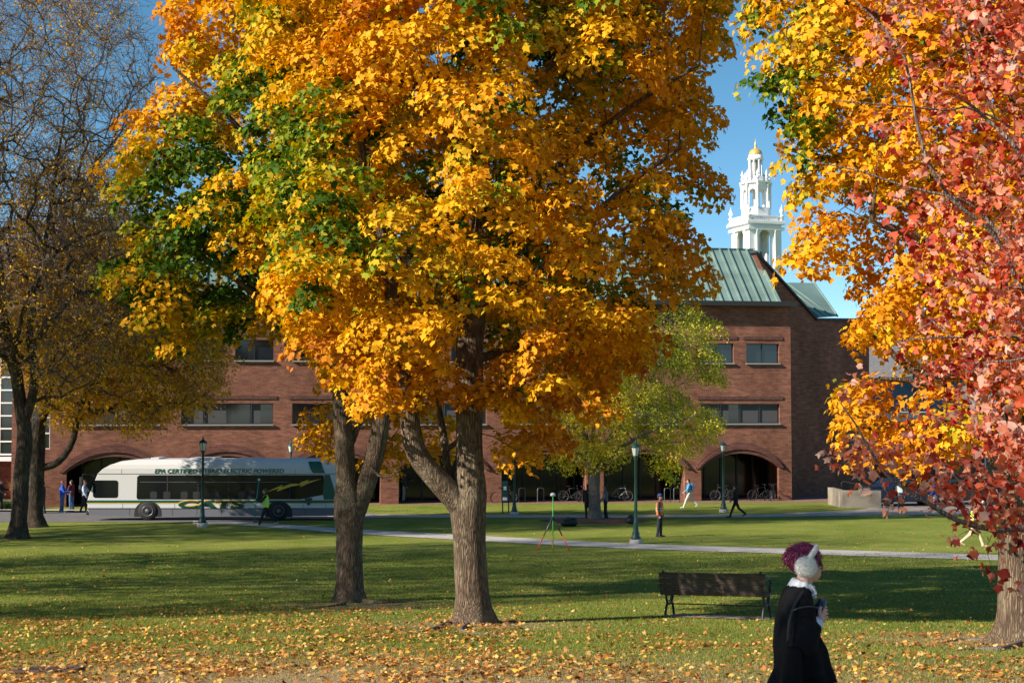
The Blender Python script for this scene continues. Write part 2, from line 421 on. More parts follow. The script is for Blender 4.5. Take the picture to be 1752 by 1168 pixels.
# far footpath widening to a plaza on the right
strip('far_footpath', [xyz(560, 885), xyz(900, 885.5), xyz(1300, 884.5), xyz(1480, 881), xyz(1760, 879), xyz(2300, 878)],
      [xyz(560, 879.5), xyz(900, 880.5), xyz(1300, 880), xyz(1470, 872), xyz(1500, 866), xyz(2300, 866)], M_concp, .014)
strip('forecourt', [xyz(-300, 866.5), xyz(560, 864), xyz(1100, 860), xyz(1420, 859)], [xyz(-300, 846), xyz(560, 846), xyz(1100, 846), xyz(1420, 846)], M_brickpave, .006)
strip('car_park', [xyz(1500, 865.5), xyz(2300, 865.5)], [xyz(1500, 800), xyz(2300, 800)], M_asph, .01)

# ================================================================== BRICK BUILDING
A0 = P(75, 868, 84.0); A1 = P(1355, 854, 91.5)
zb = .0
ud = Vector((A1.x - A0.x, A1.y - A0.y, 0)); ULEN = ud.length; ud.normalize(); nd = Vector((-ud.y, ud.x, 0))   # nd: away from the camera
BA = math.atan2(ud.y, ud.x)
def fb(px, py, dep=0.):
    """pixel -> (u, v) on the facade plane set back by dep"""
    o = Vector((A0.x, A0.y, 0)) + nd * dep; d = ray(px, py); c = Vector((0, 0, CAMZ))
    t = (o - c).dot(nd) / d.dot(nd); p = c + d * t
    return ((p - o).dot(ud), p.z)
ax = lambda u, v, d: Vector((u, d, v))
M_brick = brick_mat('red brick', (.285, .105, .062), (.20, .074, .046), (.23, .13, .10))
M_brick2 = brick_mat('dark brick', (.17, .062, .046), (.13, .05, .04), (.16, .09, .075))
M_soldier = mat('soldier course brick', (.10, .045, .035), .9, .4, 6)
M_glass = mat('window glass', (.010, .016, .024), .08, spec=.9)
M_glass2 = mat('arcade glass', (.008, .008, .009), .12, spec=.5)
M_blind = mat('blind', (.07, .07, .075), .8)
M_alu = mat('aluminium frame', (.35, .34, .32), .5, metal=.3)
M_darkfr = mat('dark frame', (.02, .022, .028), .5)
M_copper = mat('patinated copper', (.165, .25, .225), .6, .22, .35, stretch=(1, 1, 3), detail=8)
M_dark = mat('dark metal', (.02, .02, .022), .6)
M_slate = mat('slate roof', (.16, .16, .165), .9, .2, 3)
bld = thing('brick_building', 'long three storey red brick building with arcade and green copper roof', 'building', (A0.x, A0.y, 0), BA)
UL = fb(18, 860)[0]; UR = ULEN
VT = fb(1300, 524)[1]
arch_px = [(113, 276), (307, 466), (496, 651), (682, 830), (858, 1003), (1033, 1172), (1200, 1333)]
win_px = [(117, 273), (310, 467), (500, 657), (686, 832), (862, 1004), (1034, 1172), (1199, 1334)]
holes = []; arches = []
VS = fb(1267, 800)[1]; VA = fb(1267, 775)[1]
for a, b in arch_px:
    u0 = fb(a, 850)[0]; u1 = fb(b, 850)[0]
    lp = arch_loop(u0, u1, .02, VS, VA); holes.append(lp); arches.append((u0, u1))
V1a, V1b = fb(1270, 724)[1], fb(1270, 690.5)[1]
V2a, V2b = fb(1303, 621)[1], fb(1303, 588)[1]
wins = []
for a, b in win_px:
    u0 = fb(a, 700)[0]; u1 = fb(b, 700)[0]; wins.append((u0, u1, V1a, V1b, 4))
    h = (u1 - u0); g = h * .16
    wins.append((u0, u0 + (h - g) / 2, V2a, V2b, 2)); wins.append((u1 - (h - g) / 2, u1, V2a, V2b, 2))
ug0, ug1 = fb(54, 700)[0], fb(86, 700)[0]
for (u0, u1, v0, v1, k) in wins: holes.append([(u0, v0), (u1, v0), (u1, v1), (u0, v1)])
vg0, vg1 = fb(70, 768)[1], fb(70, 660)[1]
holes.append([(ug0, vg0), (ug1, vg0), (ug1, vg1), (ug0, vg1)])
bm = NB()
panel(bm, [(UL, -.6), (UR, -.6), (UR, VT), (UL, VT)], holes, 0, .32, ax)
box(bm, UL, UR, 16, 16.3, -.6, VT); box(bm, UL, UL + .3, .32, 16, -.6, VT); box(bm, UR - .3, UR, .32, 16, -.6, VT)
wall = obj('wall', bm, M_brick, bld)
# soldier bands over windows, arch rings, sills
for (u0, u1, v0, v1, k) in wins:
    bm = NB(); box(bm, u0 - .22, u1 + .22, -.05, .02, v1 + .26, v1 + .46); obj('soldier_course', bm, M_soldier, bld)
for (u0, u1) in arches:
    bm = NB(); 
    for k, (t0, t1, pr) in enumerate(((.0, .26, -.10), (.26, .50, -.18), (.50, .70, -.08))):
        A = arch_loop(u0 - t0, u1 + t0, VS, VS - .0001, VA + t0)[2:]; B = arch_loop(u0 - t1, u1 + t1, VS, VS - .0001, VA + t1)[2:]
        A = arch_loop(u0 - t0 * .6, u1 + t0 * .6, VS, VS, VA + t0)[2:]; B = arch_loop(u0 - t1 * .6, u1 + t1 * .6, VS, VS, VA + t1)[2:]
        for i in range(len(A) - 1):
            q = [A[i], A[i + 1], B[i + 1], B[i]]; prism(bm, q, pr, .015, ax)
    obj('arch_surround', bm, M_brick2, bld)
for i, (u0, u1, v0, v1, k) in enumerate(wins):
    bm = NB(); box(bm, u0, u1, .24, .25, v0, v1)
    wn = obj('window', bm, M_glass, bld)
    bm = NB()
    t = .05
    box(bm, u0, u1, .17, .23, v1 - t, v1); box(bm, u0, u1, .17, .23, v0, v0 + t)
    for q in range(k + 1):
        uu = u0 + (u1 - u0) * q / k; lo_, hi_ = max(u0, uu - t / 2), min(u1, uu + t / 2)
        box(bm, lo_, hi_, .172, .232, v0 + t, v1 - t)
    obj('frame', bm, M_darkfr, wn)
    bm = NB(); box(bm, u0 - .04, u1 + .04, -.14, .165, v0 - .09, v0 - .003); obj('sill', bm, M_alu, wn)
    rr = random.Random(i)
    for q in range(k):
        if rr.random() < .5:
            ua = u0 + (u1 - u0) * q / k + .08; ub = u0 + (u1 - u0) * (q + 1) / k - .08
            if rr.random() < .4: ub = ua + (ub - ua) * .45
            bm = NB(); box(bm, ua, ub, .233, .238, v0 + .06, v1 - .06); obj('blind', bm, M_blind, wn)
# left stair window with white grid
M_white = mat('white painted metal', (.75, .75, .73), .5)
def grid_window(parent, u0, u1, v0, v1, nc, nr, d=.2):
    bm = NB(); box(bm, u0, u1, d + .06, d + .07, v0, v1); wn = obj('window', bm, M_glass, parent)
    bm = NB()
    for c in range(nc + 1):
        uu = u0 + (u1 - u0) * c / nc; box(bm, uu - .05, uu + .05, d - .04, d + .05, v0, v1)
    for r in range(nr + 1):
        vv = v0 + (v1 - v0) * r / nr; box(bm, u0, u1, d - .05, d + .045, vv - .045, vv + .045)
    obj('frame', bm, M_white, wn)
grid_window(bld, ug0, ug1, vg0, vg1, 2, 4)
# arcade interior: floor, ceiling, back glass wall with mullions, cross piers
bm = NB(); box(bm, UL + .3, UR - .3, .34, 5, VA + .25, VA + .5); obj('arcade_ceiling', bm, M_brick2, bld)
bm = NB(); box(bm, UL + .3, UR - .3, 3.6, 3.7, 0, VA + .24); gl = obj('arcade_glazing', bm, M_glass2, bld)
for k in range(44):
    uu = UL + .3 + (UR - UL - .6) * k / 43; bm = NB(); box(bm, uu - .05, uu + .05, 3.5, 3.59, 0, VA + .23); obj('mullion', bm, M_darkfr, gl)
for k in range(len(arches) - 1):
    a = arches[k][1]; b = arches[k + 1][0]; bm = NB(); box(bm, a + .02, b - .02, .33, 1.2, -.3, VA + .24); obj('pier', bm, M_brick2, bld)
# eave, gutter, parapet and standing seam roof
EO = .62
bm = NB(); box(bm, UL - .2, UR + .05, -EO, .4, VT, VT + .12); box(bm, UL - .2, UR + .25, -EO - .08, -EO, VT - .02, VT + .28); obj('eave', bm, M_dark, bld)
rx, ry_ = fb(1290, 428, 4.0); RV = ry_; RD = 4.0
ux1, _ = fb(1334, 520, -.3)
bm = NB()
e0 = Vector((UL, -EO + .1, VT + .14)); e1 = Vector((ux1, -EO + .1, VT + .14)); r0 = Vector((UL + 2, RD, RV)); r1 = Vector((rx, RD, RV))
poly(bm, [e0, e1, r1, r0]); poly(bm, [r0, r1, Vector((ux1, RD * 2 + .6, VT)), Vector((UL, RD * 2 + .6, VT))])
poly(bm, [e1, Vector((ux1, RD * 2 + .6, VT)), r1]); poly(bm, [e0, r0, Vector((UL, RD * 2 + .6, VT))])
roof = obj('roof', bm, M_copper, bld)
bm = NB(); k = 0; u = e0.x + .5
sl_ = (e1 - r1)
while u < e1.x - .1:
    top = Vector((u, r1.y, r1.z)); bot = Vector((u, e1.y, e1.z))
    t = 1.0
    if u > r1.x: t = (e1.x - u) / (e1.x - r1.x)
    top = bot.lerp(Vector((u, r1.y, r1.z)), t)
    nrm = Vector((0, -(r1.z - e1.z), (r1.y - e1.y))).normalized()
    nn = nrm * .11; s = Vector((.05, 0, 0))
    a = [bot - s, bot + s, top + s, top - s]; b = [p + nn for p in a]
    va = [bm.verts.new(p) for p in a]; vb = [bm.verts.new(p) for p in b]
    bm.faces.new(vb)
    for i in range(4): bm.faces.new((va[i], va[(i + 1) % 4], vb[(i + 1) % 4], vb[i]))
    u += .62
tube(bm, [e1 + Vector((0, 0, .05)), r1 + Vector((0, 0, .05))], .09, 6); tube(bm, [r0, r1], .1, 6)
obj('roof_seams', bm, M_copper, roof)
su, sv = fb(1186, 508, .6)
bm = NB(); box(bm, su - .65, su + .65, -.1, 1.1, sv - .35, sv + .25); obj('skylight', bm, M_dark, bld)
su, sv = fb(1150, 500, .6)
# angled wing: gable wall in shade, second copper roof
W0 = Vector((P(1355, 600, 95.0).x, 95.0, 0)); wa = rad(37)
wd = Vector((math.cos(wa), math.sin(wa), 0)); wn_ = Vector((-wd.y, wd.x, 0))
def wb(px, py, dep=0.):
    o = W0 + wn_ * dep; d = ray(px, py); c = Vector((0, 0, CAMZ)); t = (o - c).dot(wn_) / d.dot(wn_); p = c + d * t
    return ((p - o).dot(wd), p.z)
wing = thing('brick_wing', 'shaded brick gable wing at the right end of the brick building', 'building', W0, wa)
lp = [wb(1340, 855), (wb(1487, 850)[0], -.6), wb(1487, 549), wb(1396, 548), wb(1294, 435.5), wb(1336, 525), wb(1340, 530)]
lp[0] = (lp[0][0], -.6)
bm = NB(); prism(bm, lp, 0, .4, ax)
ur = wb(1487, 600)[0]; box(bm, ur - .4, ur, .4, 14, -.6, wb(1487, 549)[1])
obj('wall', bm, M_brick, wing)
bm = NB()
cop = [wb(1291, 428.5), wb(1396, 544), wb(1487, 545)]
cop2 = [wb(1291, 432.5), wb(1396, 548.5), wb(1487, 550)]
for i in range(2): prism(bm, [cop2[i], cop2[i + 1], cop[i + 1], cop[i]], -.18, .42, ax)
obj('coping', bm, M_dark, wing)
bm = NB(); ev = .45
q = [Vector((*wb(1300, 548, ev)[0:1], ev, wb(1300, 545, ev)[1])), Vector((wb(1433, 541, ev)[0], ev, wb(1433, 541, ev)[1])), Vector((wb(1393, 484, 4.5)[0], 4.5, wb(1393, 484, 4.5)[1])), Vector((wb(1325, 483, 4.5)[0], 4.5, wb(1325, 483, 4.5)[1]))]
poly(bm, q); bk = [Vector((q[1].x, 9, q[1].z)), Vector((q[0].x, 9, q[0].z))]
poly(bm, [q[1], bk[0], q[2]]); poly(bm, [q[3], q[2], bk[0], bk[1]])
r2 = obj('roof', bm, M_copper, wing)
bm = NB()
for k in range(1, 12):
    t = k / 12; b_ = q[0].lerp(q[1], t); tt = q[3].x + (q[2].x - q[3].x) * 1.0
    s = 1.0 if b_.x < q[2].x else (q[1].x - b_.x) / (q[1].x - q[2].x)
    tp = Vector((b_.x, q[0].y + (q[3].y - q[0].y) * s, q[0].z + (q[3].z - q[0].z) * s))
    tube(bm, [b_ + Vector((0, -.02, .04)), tp + Vector((0, -.02, .04))], .045, 4)
tube(bm, [q[1], q[2]], .07, 5)
obj('roof_seams', bm, M_copper, r2)

# lower glazed building on the far left
lg = thing('glazed_annex', 'pale annex with white gridded windows left of the brick building', 'building', P(-60, 865, 92))
bm = NB(); box(bm, -6, 3.45, .4, 8, -.3, 12); obj('wall', bm, M_brick, lg)
grid_window(lg, -4, 3.3, 3.3, 11.6, 6, 10, .2)
bm = NB(); box(bm, -6, 3.5, -.9, .4, 2.9, 3.15); obj('canopy', bm, M_white, lg)
bm = NB(); box(bm, -6, 1.5, -.6, -.3, -.3, 2.2); box(bm, 1.5, 4.2, -7.6, -7.3, -.3, 3.3); 
lw = obj('low_brick_wall', bm, M_brick); lw.location = lg.location; tag(lw, 'low brick garden wall at the left edge behind the grasses', 'wall')

# grey roofed building on the right behind the maples
gb = thing('grey_roofed_building', 'building with a large grey roof and pale fascia behind the yellow maple', 'building', (0, 0, 0))
def gp(px, py, Y): return P(px, py, Y)
bm = NB()
a = gp(1470, 704, 104); b = gp(1900, 704, 104); c = gp(1900, 585, 114); d = gp(1470, 585, 114)
poly(bm, [a, b, c, d]); e = Vector((d.x, d.y, 0)); poly(bm, [d, c, Vector((c.x, 124, a.z)), Vector((d.x, 124, a.z))]); poly(bm, [a, d, Vector((d.x, 124, a.z))])
obj('roof', bm, M_slate, gb)
bm = NB(); box(bm, a.x - .2, b.x, 103.8, 104.2, a.z - .75, a.z - .02); obj('fascia', bm, mat('pale fascia', (.55, .55, .55), .7), gb)
bm = NB(); box(bm, a.x + .3, b.x, 104.3, 123, -.3, a.z - .1); gw = obj('wall', bm, M_brick, gb)
for k in range(5):
    bm = NB(); x0 = a.x + 2 + k * 3.6; box(bm, x0, x0 + 2.4, 104.2, 104.28, 1.0, 4.0); wn = obj('window', bm, M_glass, gb)
    bm = NB(); 
    for t in (0, .5, 1): box(bm, x0 + 2.4 * t - .05, x0 + 2.4 * t + .05, 104.12, 104.19, 1.0, 4.0)
    obj('frame', bm, M_white, wn)
bm = NB(); cx, cy = gp(1585, 600, 107).x, 107; box(bm, cx - .9, cx + .9, 106.4, 107.6, gp(0, 625, 107).z - 2.5, gp(0, 600, 107).z + .6, bev=.02)
obj('dormer', bm, M_slate, gb)

# concrete ramp wall with handrail
g0 = G(1418, 862); g1 = G(1508, 869)
rw = thing('ramp_wall', 'low concrete ramp wall with a curved handrail at the shaded gable', 'wall', (0, 0, 0))
M_cw = mat('weathered concrete', (.26, .22, .175), .9, .25, 1.5, bump=.3)
bm = NB()
cA = G(1441, 868); cB = G(1508, 868.5); cC = G(1418, 862.5)
h = 1.05
def wall_box(bm, p, q, t, h, z0=-.3, mi=0):
    d = (q - p); d.z = 0; L = d.length; d.normalize(); n_ = Vector((-d.y, d.x, 0))
    M = Matrix.Translation((p.x, p.y, 0)) @ Matrix(((d.x, n_.x, 0, 0), (d.y, n_.y, 0, 0), (0, 0, 1, 0), (0, 0, 0, 1)))
    box(bm, 0, L, 0, t, z0, h, mi, M, bev=.02)
wall_box(bm, cA, cB, .35, h); pC = cC.copy(); pC.y += 0
wall_box(bm, cC + Vector((0, .25, 0)), cA + Vector((-.05, .3, 0)), .35, h - .002)
obj('concrete_wall', bm, M_cw, rw)
bm = NB(); z = h
tube(bm, [(cA.x + .2, cA.y + .6, h - .1), (cA.x + .1, cA.y + .6, h + .42), (cA.x + .25, cA.y + .6, h + .5), (cB.x - .5, cB.y + .6, h + .18), (cB.x + .2, cB.y + .6, h + .1)], .035, 6)
obj('handrail', bm, M_darkfr, rw)

# ================================================================== WHITE SPIRE
SY = 200.; s_ = SY / F / cp
base = P(1299, 450, SY)
def sz(py): return P(1291, py, SY).z
sr = rad(20)
cx = P(1293, 300, SY).x
spire = thing('bell_tower', 'white tiered bell tower with small gold dome behind the copper roof', 'tower', (cx, SY, 0), sr)
M_sp = mat('white tower paint', (.80, .81, .82), .6, .04, 2)
M_gold = mat('gold leaf', (.75, .48, .13), .38, metal=.35)
M_spin = mat('tower interior', (.40, .39, .37), .9)
W1 = 2.55
def ring4(bm, w0, z0, z1, bev=0): box(bm, -w0, w0, -w0, w0, z0, z1, bev=bev)
bm = NB()
ring4(bm, W1 + .15, -.3, sz(560)); obj('brick_shaft', bm, M_brick, spire)
bm = NB()
z0, z1 = sz(560), sz(386)
for k in range(4):
    A_ = k * PI / 2; R_ = Matrix.Rotation(A_, 4, 'Z')
    f = lambda u, v, d, R_=R_: R_ @ Vector((u, -W1 + d, v))
    ap = sz(440 + 20); 
    inset = .002 * 0
    w_ = W1 - (0.35 if k % 2 else 0)
    op = arch_loop(-.95, .95, sz(462), sz(408), sz(408) + .94)
    panel(bm, [(-w_, z0), (w_, z0), (w_, z1), (-w_, z1)], [op], 0, .35, f)
bell = obj('belfry', bm, M_sp, spire)
for k in range(4):
    R_ = Matrix.Rotation(k * PI / 2, 4, 'Z')
    for u in (-1.45, 1.45):
        bm = NB(); rg = lathe(bm, [(.24, sz(462)), (.2, sz(460)), (.18, sz(402)), (.24, sz(399)), (.24, sz(397))], (u, -W1 - .12, 0), 10)
        for r in rg:
            bmesh.ops.transform(bm, matrix=R_, verts=r)
        obj('column', bm, M_sp, spire)
    bm = NB(); vs = box(bm, -W1 - .3, W1 + .3, -W1 - .34, -W1 - .02, sz(397) + .01, sz(392)); bmesh.ops.transform(bm, matrix=R_, verts=vs); obj('entablature', bm, M_sp, spire)
bm = NB(); ring4(bm, W1 + .5, sz(387), sz(383)); ring4(bm, W1 + .4, sz(383), sz(381)); ring4(bm, W1 - .4, sz(381), sz(371)); obj('cornice', bm, M_sp, spire)
bm = NB()
for k in range(4):
    R_ = Matrix.Rotation(k * PI / 2, 4, 'Z')
    vs = []
    vs += box(bm, -W1 - .2, W1 - .25, -W1 - .2, -W1 + .0, sz(374) - .05, sz(372.5))
    for j in range(15):
        u = -W1 + .2 + j * (2 * W1 - .5) / 14
        vs += box(bm, u - .06, u + .06, -W1 - .15, -W1 - .05, sz(381), sz(374))
    bmesh.ops.transform(bm, matrix=R_, verts=vs)
obj('balustrade', bm, M_sp, spire)
urn = [(.32, 0), (.32, .7), (.42, .75), (.42, .85), (.16, .95), (.14, 1.2), (.34, 1.5), (.36, 1.8), (.2, 2.0), (.24, 2.1), (.08, 2.4), (.02, 2.8)]
for sx_ in (-1, 1):
    for sy_ in (-1, 1):
        bm = NB(); lathe(bm, [(r * .9, z * .85) for r, z in urn], (sx_ * (W1 + .05), sy_ * (W1 + .05), sz(381)), 10); obj('urn', bm, M_sp, spire)
# octagonal stage with round-headed openings
zo0, zo1 = sz(372), sz(316)
bm = NB(); R8 = 1.95; ap8 = R8 * math.cos(PI / 8); hw = R8 * math.sin(PI / 8)
lathe(bm, [(R8 + .12, zo0), (R8 + .12, sz(358))], seg=8, smooth=False, rot=PI / 8)
for k in range(8):
    R_ = Matrix.Rotation(k * PI / 4, 4, 'Z'); f = lambda u, v, d, R_=R_: R_ @ Vector((u, -ap8 + d, v))
    op = arch_loop(-hw * .62, hw * .62, sz(357), sz(331), sz(331) + hw * .61)
    panel(bm, [(-hw, sz(358)), (hw, sz(358)), (hw, zo1), (-hw, zo1)], [op], 0, .22, f)
for k in range(8):
    a = k * PI / 4 + PI / 8; lathe(bm, [(.17, sz(358)), (.13, sz(356)), (.12, sz(322)), (.2, sz(320)), (.2, sz(317))], (math.cos(a) * (R8 + .1), math.sin(a) * (R8 + .1), 0), 8)
obj('octagon_stage', bm, M_sp, spire)
bm = NB(); lathe(bm, [(R8 + .35, zo1), (R8 + .4, sz(313)), (R8 + .05, sz(312.5)), (1.25, sz(312)), (1.25, sz(303)), (1.0, sz(302.5))], seg=8, smooth=False, rot=PI / 8); obj('upper_cornice', bm, M_sp, spire)
for k in range(8):
    a = k * PI / 4 + PI / 8; bm = NB(); lathe(bm, [(r * .62, z * .62) for r, z in urn], (math.cos(a) * (R8 - .05), math.sin(a) * (R8 - .05), sz(312.5)), 8); obj('urn', bm, M_sp, spire)
bm = NB(); lathe(bm, [(.62, sz(303)), (.62, sz(275))], seg=10); obj('lantern_core', bm, M_spin, spire)
bm = NB()
for k in range(8):
    a = k * PI / 4; lathe(bm, [(.17, sz(302)), (.125, sz(301)), (.12, sz(277)), (.17, sz(275))], (math.cos(a) * .92, math.sin(a) * .92, 0), 8)
lathe(bm, [(1.05, sz(275)), (1.15, sz(273)), (1.15, sz(271)), (1.0, sz(270)), (.98, sz(266))], seg=20)
obj('lantern', bm, M_sp, spire)
bm = NB(); dz0 = sz(266); hh = sz(254) - dz0
lathe(bm, [(.98 * math.cos(t * PI / 16), dz0 + hh * math.sin(t * PI / 16)) for t in range(8)] + [(.16, dz0 + hh * 1.02), (.12, sz(250)), (.22, sz(248.5)), (.08, sz(246.5)), (.14, sz(245)), (.05, sz(243)), (.03, sz(237))], seg=20)
obj('gold_dome', bm, M_gold, spire)
bm = NB(); lathe(bm, [(.1, 0), (.9, .3), (1.0, .9), (.7, 1.7), (.15, 1.9)], (0, 0, sz(452)), 14); obj('bell', bm, mat('bronze bell', (.12, .09, .05), .5, metal=.6), spire)
# ================================================================== TREES
def smooth_path(pts, rs, step):
    """Catmull-Rom resampling of a path with radii"""
    pts = [Vector(p) for p in pts]; out = []; rr = []
    for i in range(len(pts) - 1):
        p0 = pts[max(i - 1, 0)]; p1 = pts[i]; p2 = pts[i + 1]; p3 = pts[min(i + 2, len(pts) - 1)]
        n = max(2, int((p2 - p1).length / step))
        for k in range(n):
            t = k / n
            out.append(.5 * ((2 * p1) + (p2 - p0) * t + (2 * p0 - 5 * p1 + 4 * p2 - p3) * t * t + (-p0 + 3 * p1 - 3 * p2 + p3) * t ** 3))
            rr.append(rs[i] + (rs[i + 1] - rs[i]) * t)
    out.append(pts[-1]); rr.append(rs[-1]); return out, rr
def in_poly(pts, poly_):
    x, y = pts[:, 0], pts[:, 1]; ins = np.zeros(len(pts), bool); n = len(poly_); j = n - 1
    for i in range(n):
        xi, yi = poly_[i]; xj, yj = poly_[j]
        c = ((yi > y) != (yj > y)) & (x < (xj - xi) * (y - yi) / (yj - yi + 1e-9) + xi); ins ^= c; j = i
    return ins
def edge_dist(pts, poly_):
    d = np.full(len(pts), 1e9); n = len(poly_)
    for i in range(n):
        a = np.array(poly_[i], float); b = np.array(poly_[(i + 1) % n], float); ab = b - a
        t = np.clip(((pts - a) @ ab) / (ab @ ab + 1e-9), 0, 1)[:, None]; d = np.minimum(d, np.linalg.norm(pts - (a + ab * t), axis=1))
    return d
def crown_points(outline, Y, R, spacing, ntry, dens=None, seed=0, yoff=0., shell=.6, inset=.0, clump=None):
    """cluster centres in a volume: outline gives the side view, depth follows from the distance to its edge"""
    r = np.random.default_rng(seed); pl = np.array(outline, float)
    pts = np.stack([r.uniform(pl[:, 0].min(), pl[:, 0].max(), ntry), r.uniform(pl[:, 1].min(), pl[:, 1].max(), ntry)], 1)
    pts = pts[in_poly(pts, outline)]; dm = edge_dist(pts, outline) * Y / F - inset
    pts = pts[dm > 0]; dm = dm[dm > 0]
    hd = np.where(dm < R, np.sqrt(np.maximum(0, 2 * R * dm - dm * dm)), R)
    u = r.uniform(-1, 1, len(pts)); u = np.sign(u) * np.abs(u) ** shell
    dep = u * hd
    keep = np.ones(len(pts), bool)
    if dens is not None: keep = r.random(len(pts)) < dens(pts[:, 0], pts[:, 1], dep)
    pts, dep, dm, hd = pts[keep], dep[keep], dm[keep], hd[keep]
    W = []; grid = {}; out = []; info = []; mac = np.zeros((0, 3))
    if clump:          # boughs: leaves gather in rounded masses with hollows between them
        ms, mr_ = clump; ml = []
        for (px, py), d in zip(pts[:4000], dep[:4000]):
            q = P(px, py, Y); q = np.array([q.x, Y + yoff + d, q.z])
            if not ml or np.min(np.linalg.norm((np.array(ml) - q) * [1, 1, 1.25], axis=1)) > ms: ml.append(q)
        mac = np.array(ml)
    for (px, py), d, e, h in zip(pts, dep, dm, hd):
        # keep the outline at the tree's own distance: positions are metric, laid out in the tree's plane
        q = P(px, py, Y); q = Vector((q.x, Y + yoff + d, q.z))
        mv = (0., 0., 0.)
        if clump:
            dv = np.array(q) - mac; dd = np.linalg.norm(dv * [1, 1, 1.3], axis=1); jm = int(np.argmin(dd))
            if dd[jm] > mr_: continue
            mv = tuple(dv[jm] / mr_)
        k = (int(math.floor(q.x / spacing)), int(math.floor(q.y / spacing)), int(math.floor(q.z / spacing)))
        ok = True
        for i in (-1, 0, 1):
            for j in (-1, 0, 1):
                for l in (-1, 0, 1):
                    for w_ in grid.get((k[0] + i, k[1] + j, k[2] + l), ()):
                        if (w_ - q).length < spacing: ok = False; break
                    if not ok: break
                if not ok: break
            if not ok: break
        if ok:
            if q.z < float(gz(q.y)) + .8: continue
            grid.setdefault(k, []).append(q); out.append(q); info.append((px, py, min(e, 99), abs(d) / max(h, .3), d, *mv))
    return np.array([list(q) for q in out]), np.array(info)
class Skel:
    def __init__(s): s.p = []; s.par = []; s.minr = []; s.len = []
    def add(s, p, par, r=0.):
        s.p.append(Vector(p)); s.par.append(par); s.minr.append(r)
        s.len.append(0 if par < 0 else s.len[par] + (Vector(p) - s.p[par]).length); return len(s.p) - 1
def limb(sk, pts, rs, step=.35, start=-1):
    pp, rr = smooth_path(pts, rs, step); ids = []; prev = start
    if start < 0 and sk.p: # attach to nearest
        prev = min(range(len(sk.p)), key=lambda i: (sk.p[i] - pp[0]).length)
    for p, r in zip(pp, rr): prev = sk.add(p, prev, r); ids.append(prev)
    return ids
def grow(sk, targets, r, pen=.35, droop=.12, wig=.08, seg=.5, minz=-99):
    tp = Vector(sk.p[0]); cand = sorted(range(len(targets)), key=lambda i: min((Vector(targets[i]) - q).length for q in sk.p[::4]))
    arr = np.zeros((300000, 3)); ln = np.zeros(300000); n = len(sk.p)
    arr[:n] = [list(p) for p in sk.p]; ln[:n] = sk.len
    tips = {}
    base_ok = np.zeros(300000, bool); base_ok[:n] = arr[:n, 2] > minz
    for ti in cand:
        t = np.array(targets[ti]); d = np.linalg.norm(arr[:n] - t, axis=1)
        up = (arr[:n, 2] - t[2])                        # prefer to come from below
        cost = d + pen * ln[:n] * .5 + .35 * np.maximum(0, up); cost[~base_ok[:n]] += 1e3
        j = int(np.argmin(cost)); a = sk.p[j]; b = Vector(t); L = (b - a).length
        k = max(2, int(L / seg)); prev = j
        side = Vector(r.normal(size=3)); side *= wig * L
        for i in range(1, k + 1):
            s = i / k; q = a.lerp(b, s) + side * math.sin(PI * s) * .5 + Vector((0, 0, droop * L * math.sin(PI * s)))
            q += Vector(r.normal(size=3)) * (.02 * L if i < k else 0)
            prev = sk.add(q, prev); arr[n] = q; ln[n] = sk.len[-1]; base_ok[n] = True; n += 1
        tips[ti] = prev
    return tips
def radii(sk, tip=.006, ex=2.4, cap=None):
    n = len(sk.p); acc = np.zeros(n); ch = [[] for _ in range(n)]
    for i in range(n):
        if sk.par[i] >= 0: ch[sk.par[i]].append(i)
    R = np.zeros(n)
    for i in range(n - 1, -1, -1):
        rr = tip if not ch[i] else sum(R[c] ** ex for c in ch[i]) ** (1 / ex)
        if sk.minr[i] > 0: R[i] = sk.minr[i]
        else: R[i] = min(rr, cap or 9)
    for i in range(n):   # never thicker than the parent
        if sk.par[i] >= 0 and sk.minr[i] == 0: R[i] = min(R[i], R[sk.par[i]] * .92)
    return R, ch
def skin_tubes(sk, R, ch, sides=lambda r: 5, lump=0., seed=0, skipthick=0.):
    """each chain of the skeleton becomes one tapering tube"""
    V = []; Fc = []; nv = 0; RV_ = []
    n = len(sk.p); done = set(); stack = [(0, -1)]
    while stack:
        i, par = stack.pop()
        chain = [i] if par < 0 else [par, i]; cur = i
        while ch[cur]:
            cs = sorted(ch[cur], key=lambda c: -R[c]); 
            for c in cs[1:]: stack.append((c, cur))
            cur = cs[0]; chain.append(cur)
        rs = [R[c] for c in chain]
        if par >= 0: rs[0] = min(rs[0], rs[1] * 1.15)
        k = sides(max(rs[1:] or rs)); fr = frames([sk.p[c] for c in chain]); ang = np.arange(k) * 2 * PI / k
        for (p, t, a, b), r_ in zip(fr, rs):
            if lump and r_ > .06:
                rr = r_ * (1 + lump * np.array([mnoise.noise(Vector((math.cos(x) * 1.3, math.sin(x) * 1.3, p.z * .8 + seed))) + .4 * mnoise.noise(Vector((math.cos(x) * 3, math.sin(x) * 3, p.z * 2.2 + seed))) for x in ang]))
            else: rr = r_
            V.append(np.array(p)[None, :] + (np.cos(ang) * rr)[:, None] * np.array(a)[None, :] + (np.sin(ang) * rr)[:, None] * np.array(b)[None, :])
        RV_.append(np.repeat(rs, k)); m = len(chain); idx = nv + np.arange(m * k).reshape(m, k); nxt = np.roll(idx, -1, 1)
        Fc.append(np.stack([idx[:-1], nxt[:-1], nxt[1:], idx[1:]], -1).reshape(-1, 4)); nv += m * k
    global tube_radius; tube_radius = np.concatenate(RV_)
    return np.concatenate(V), np.concatenate(Fc)
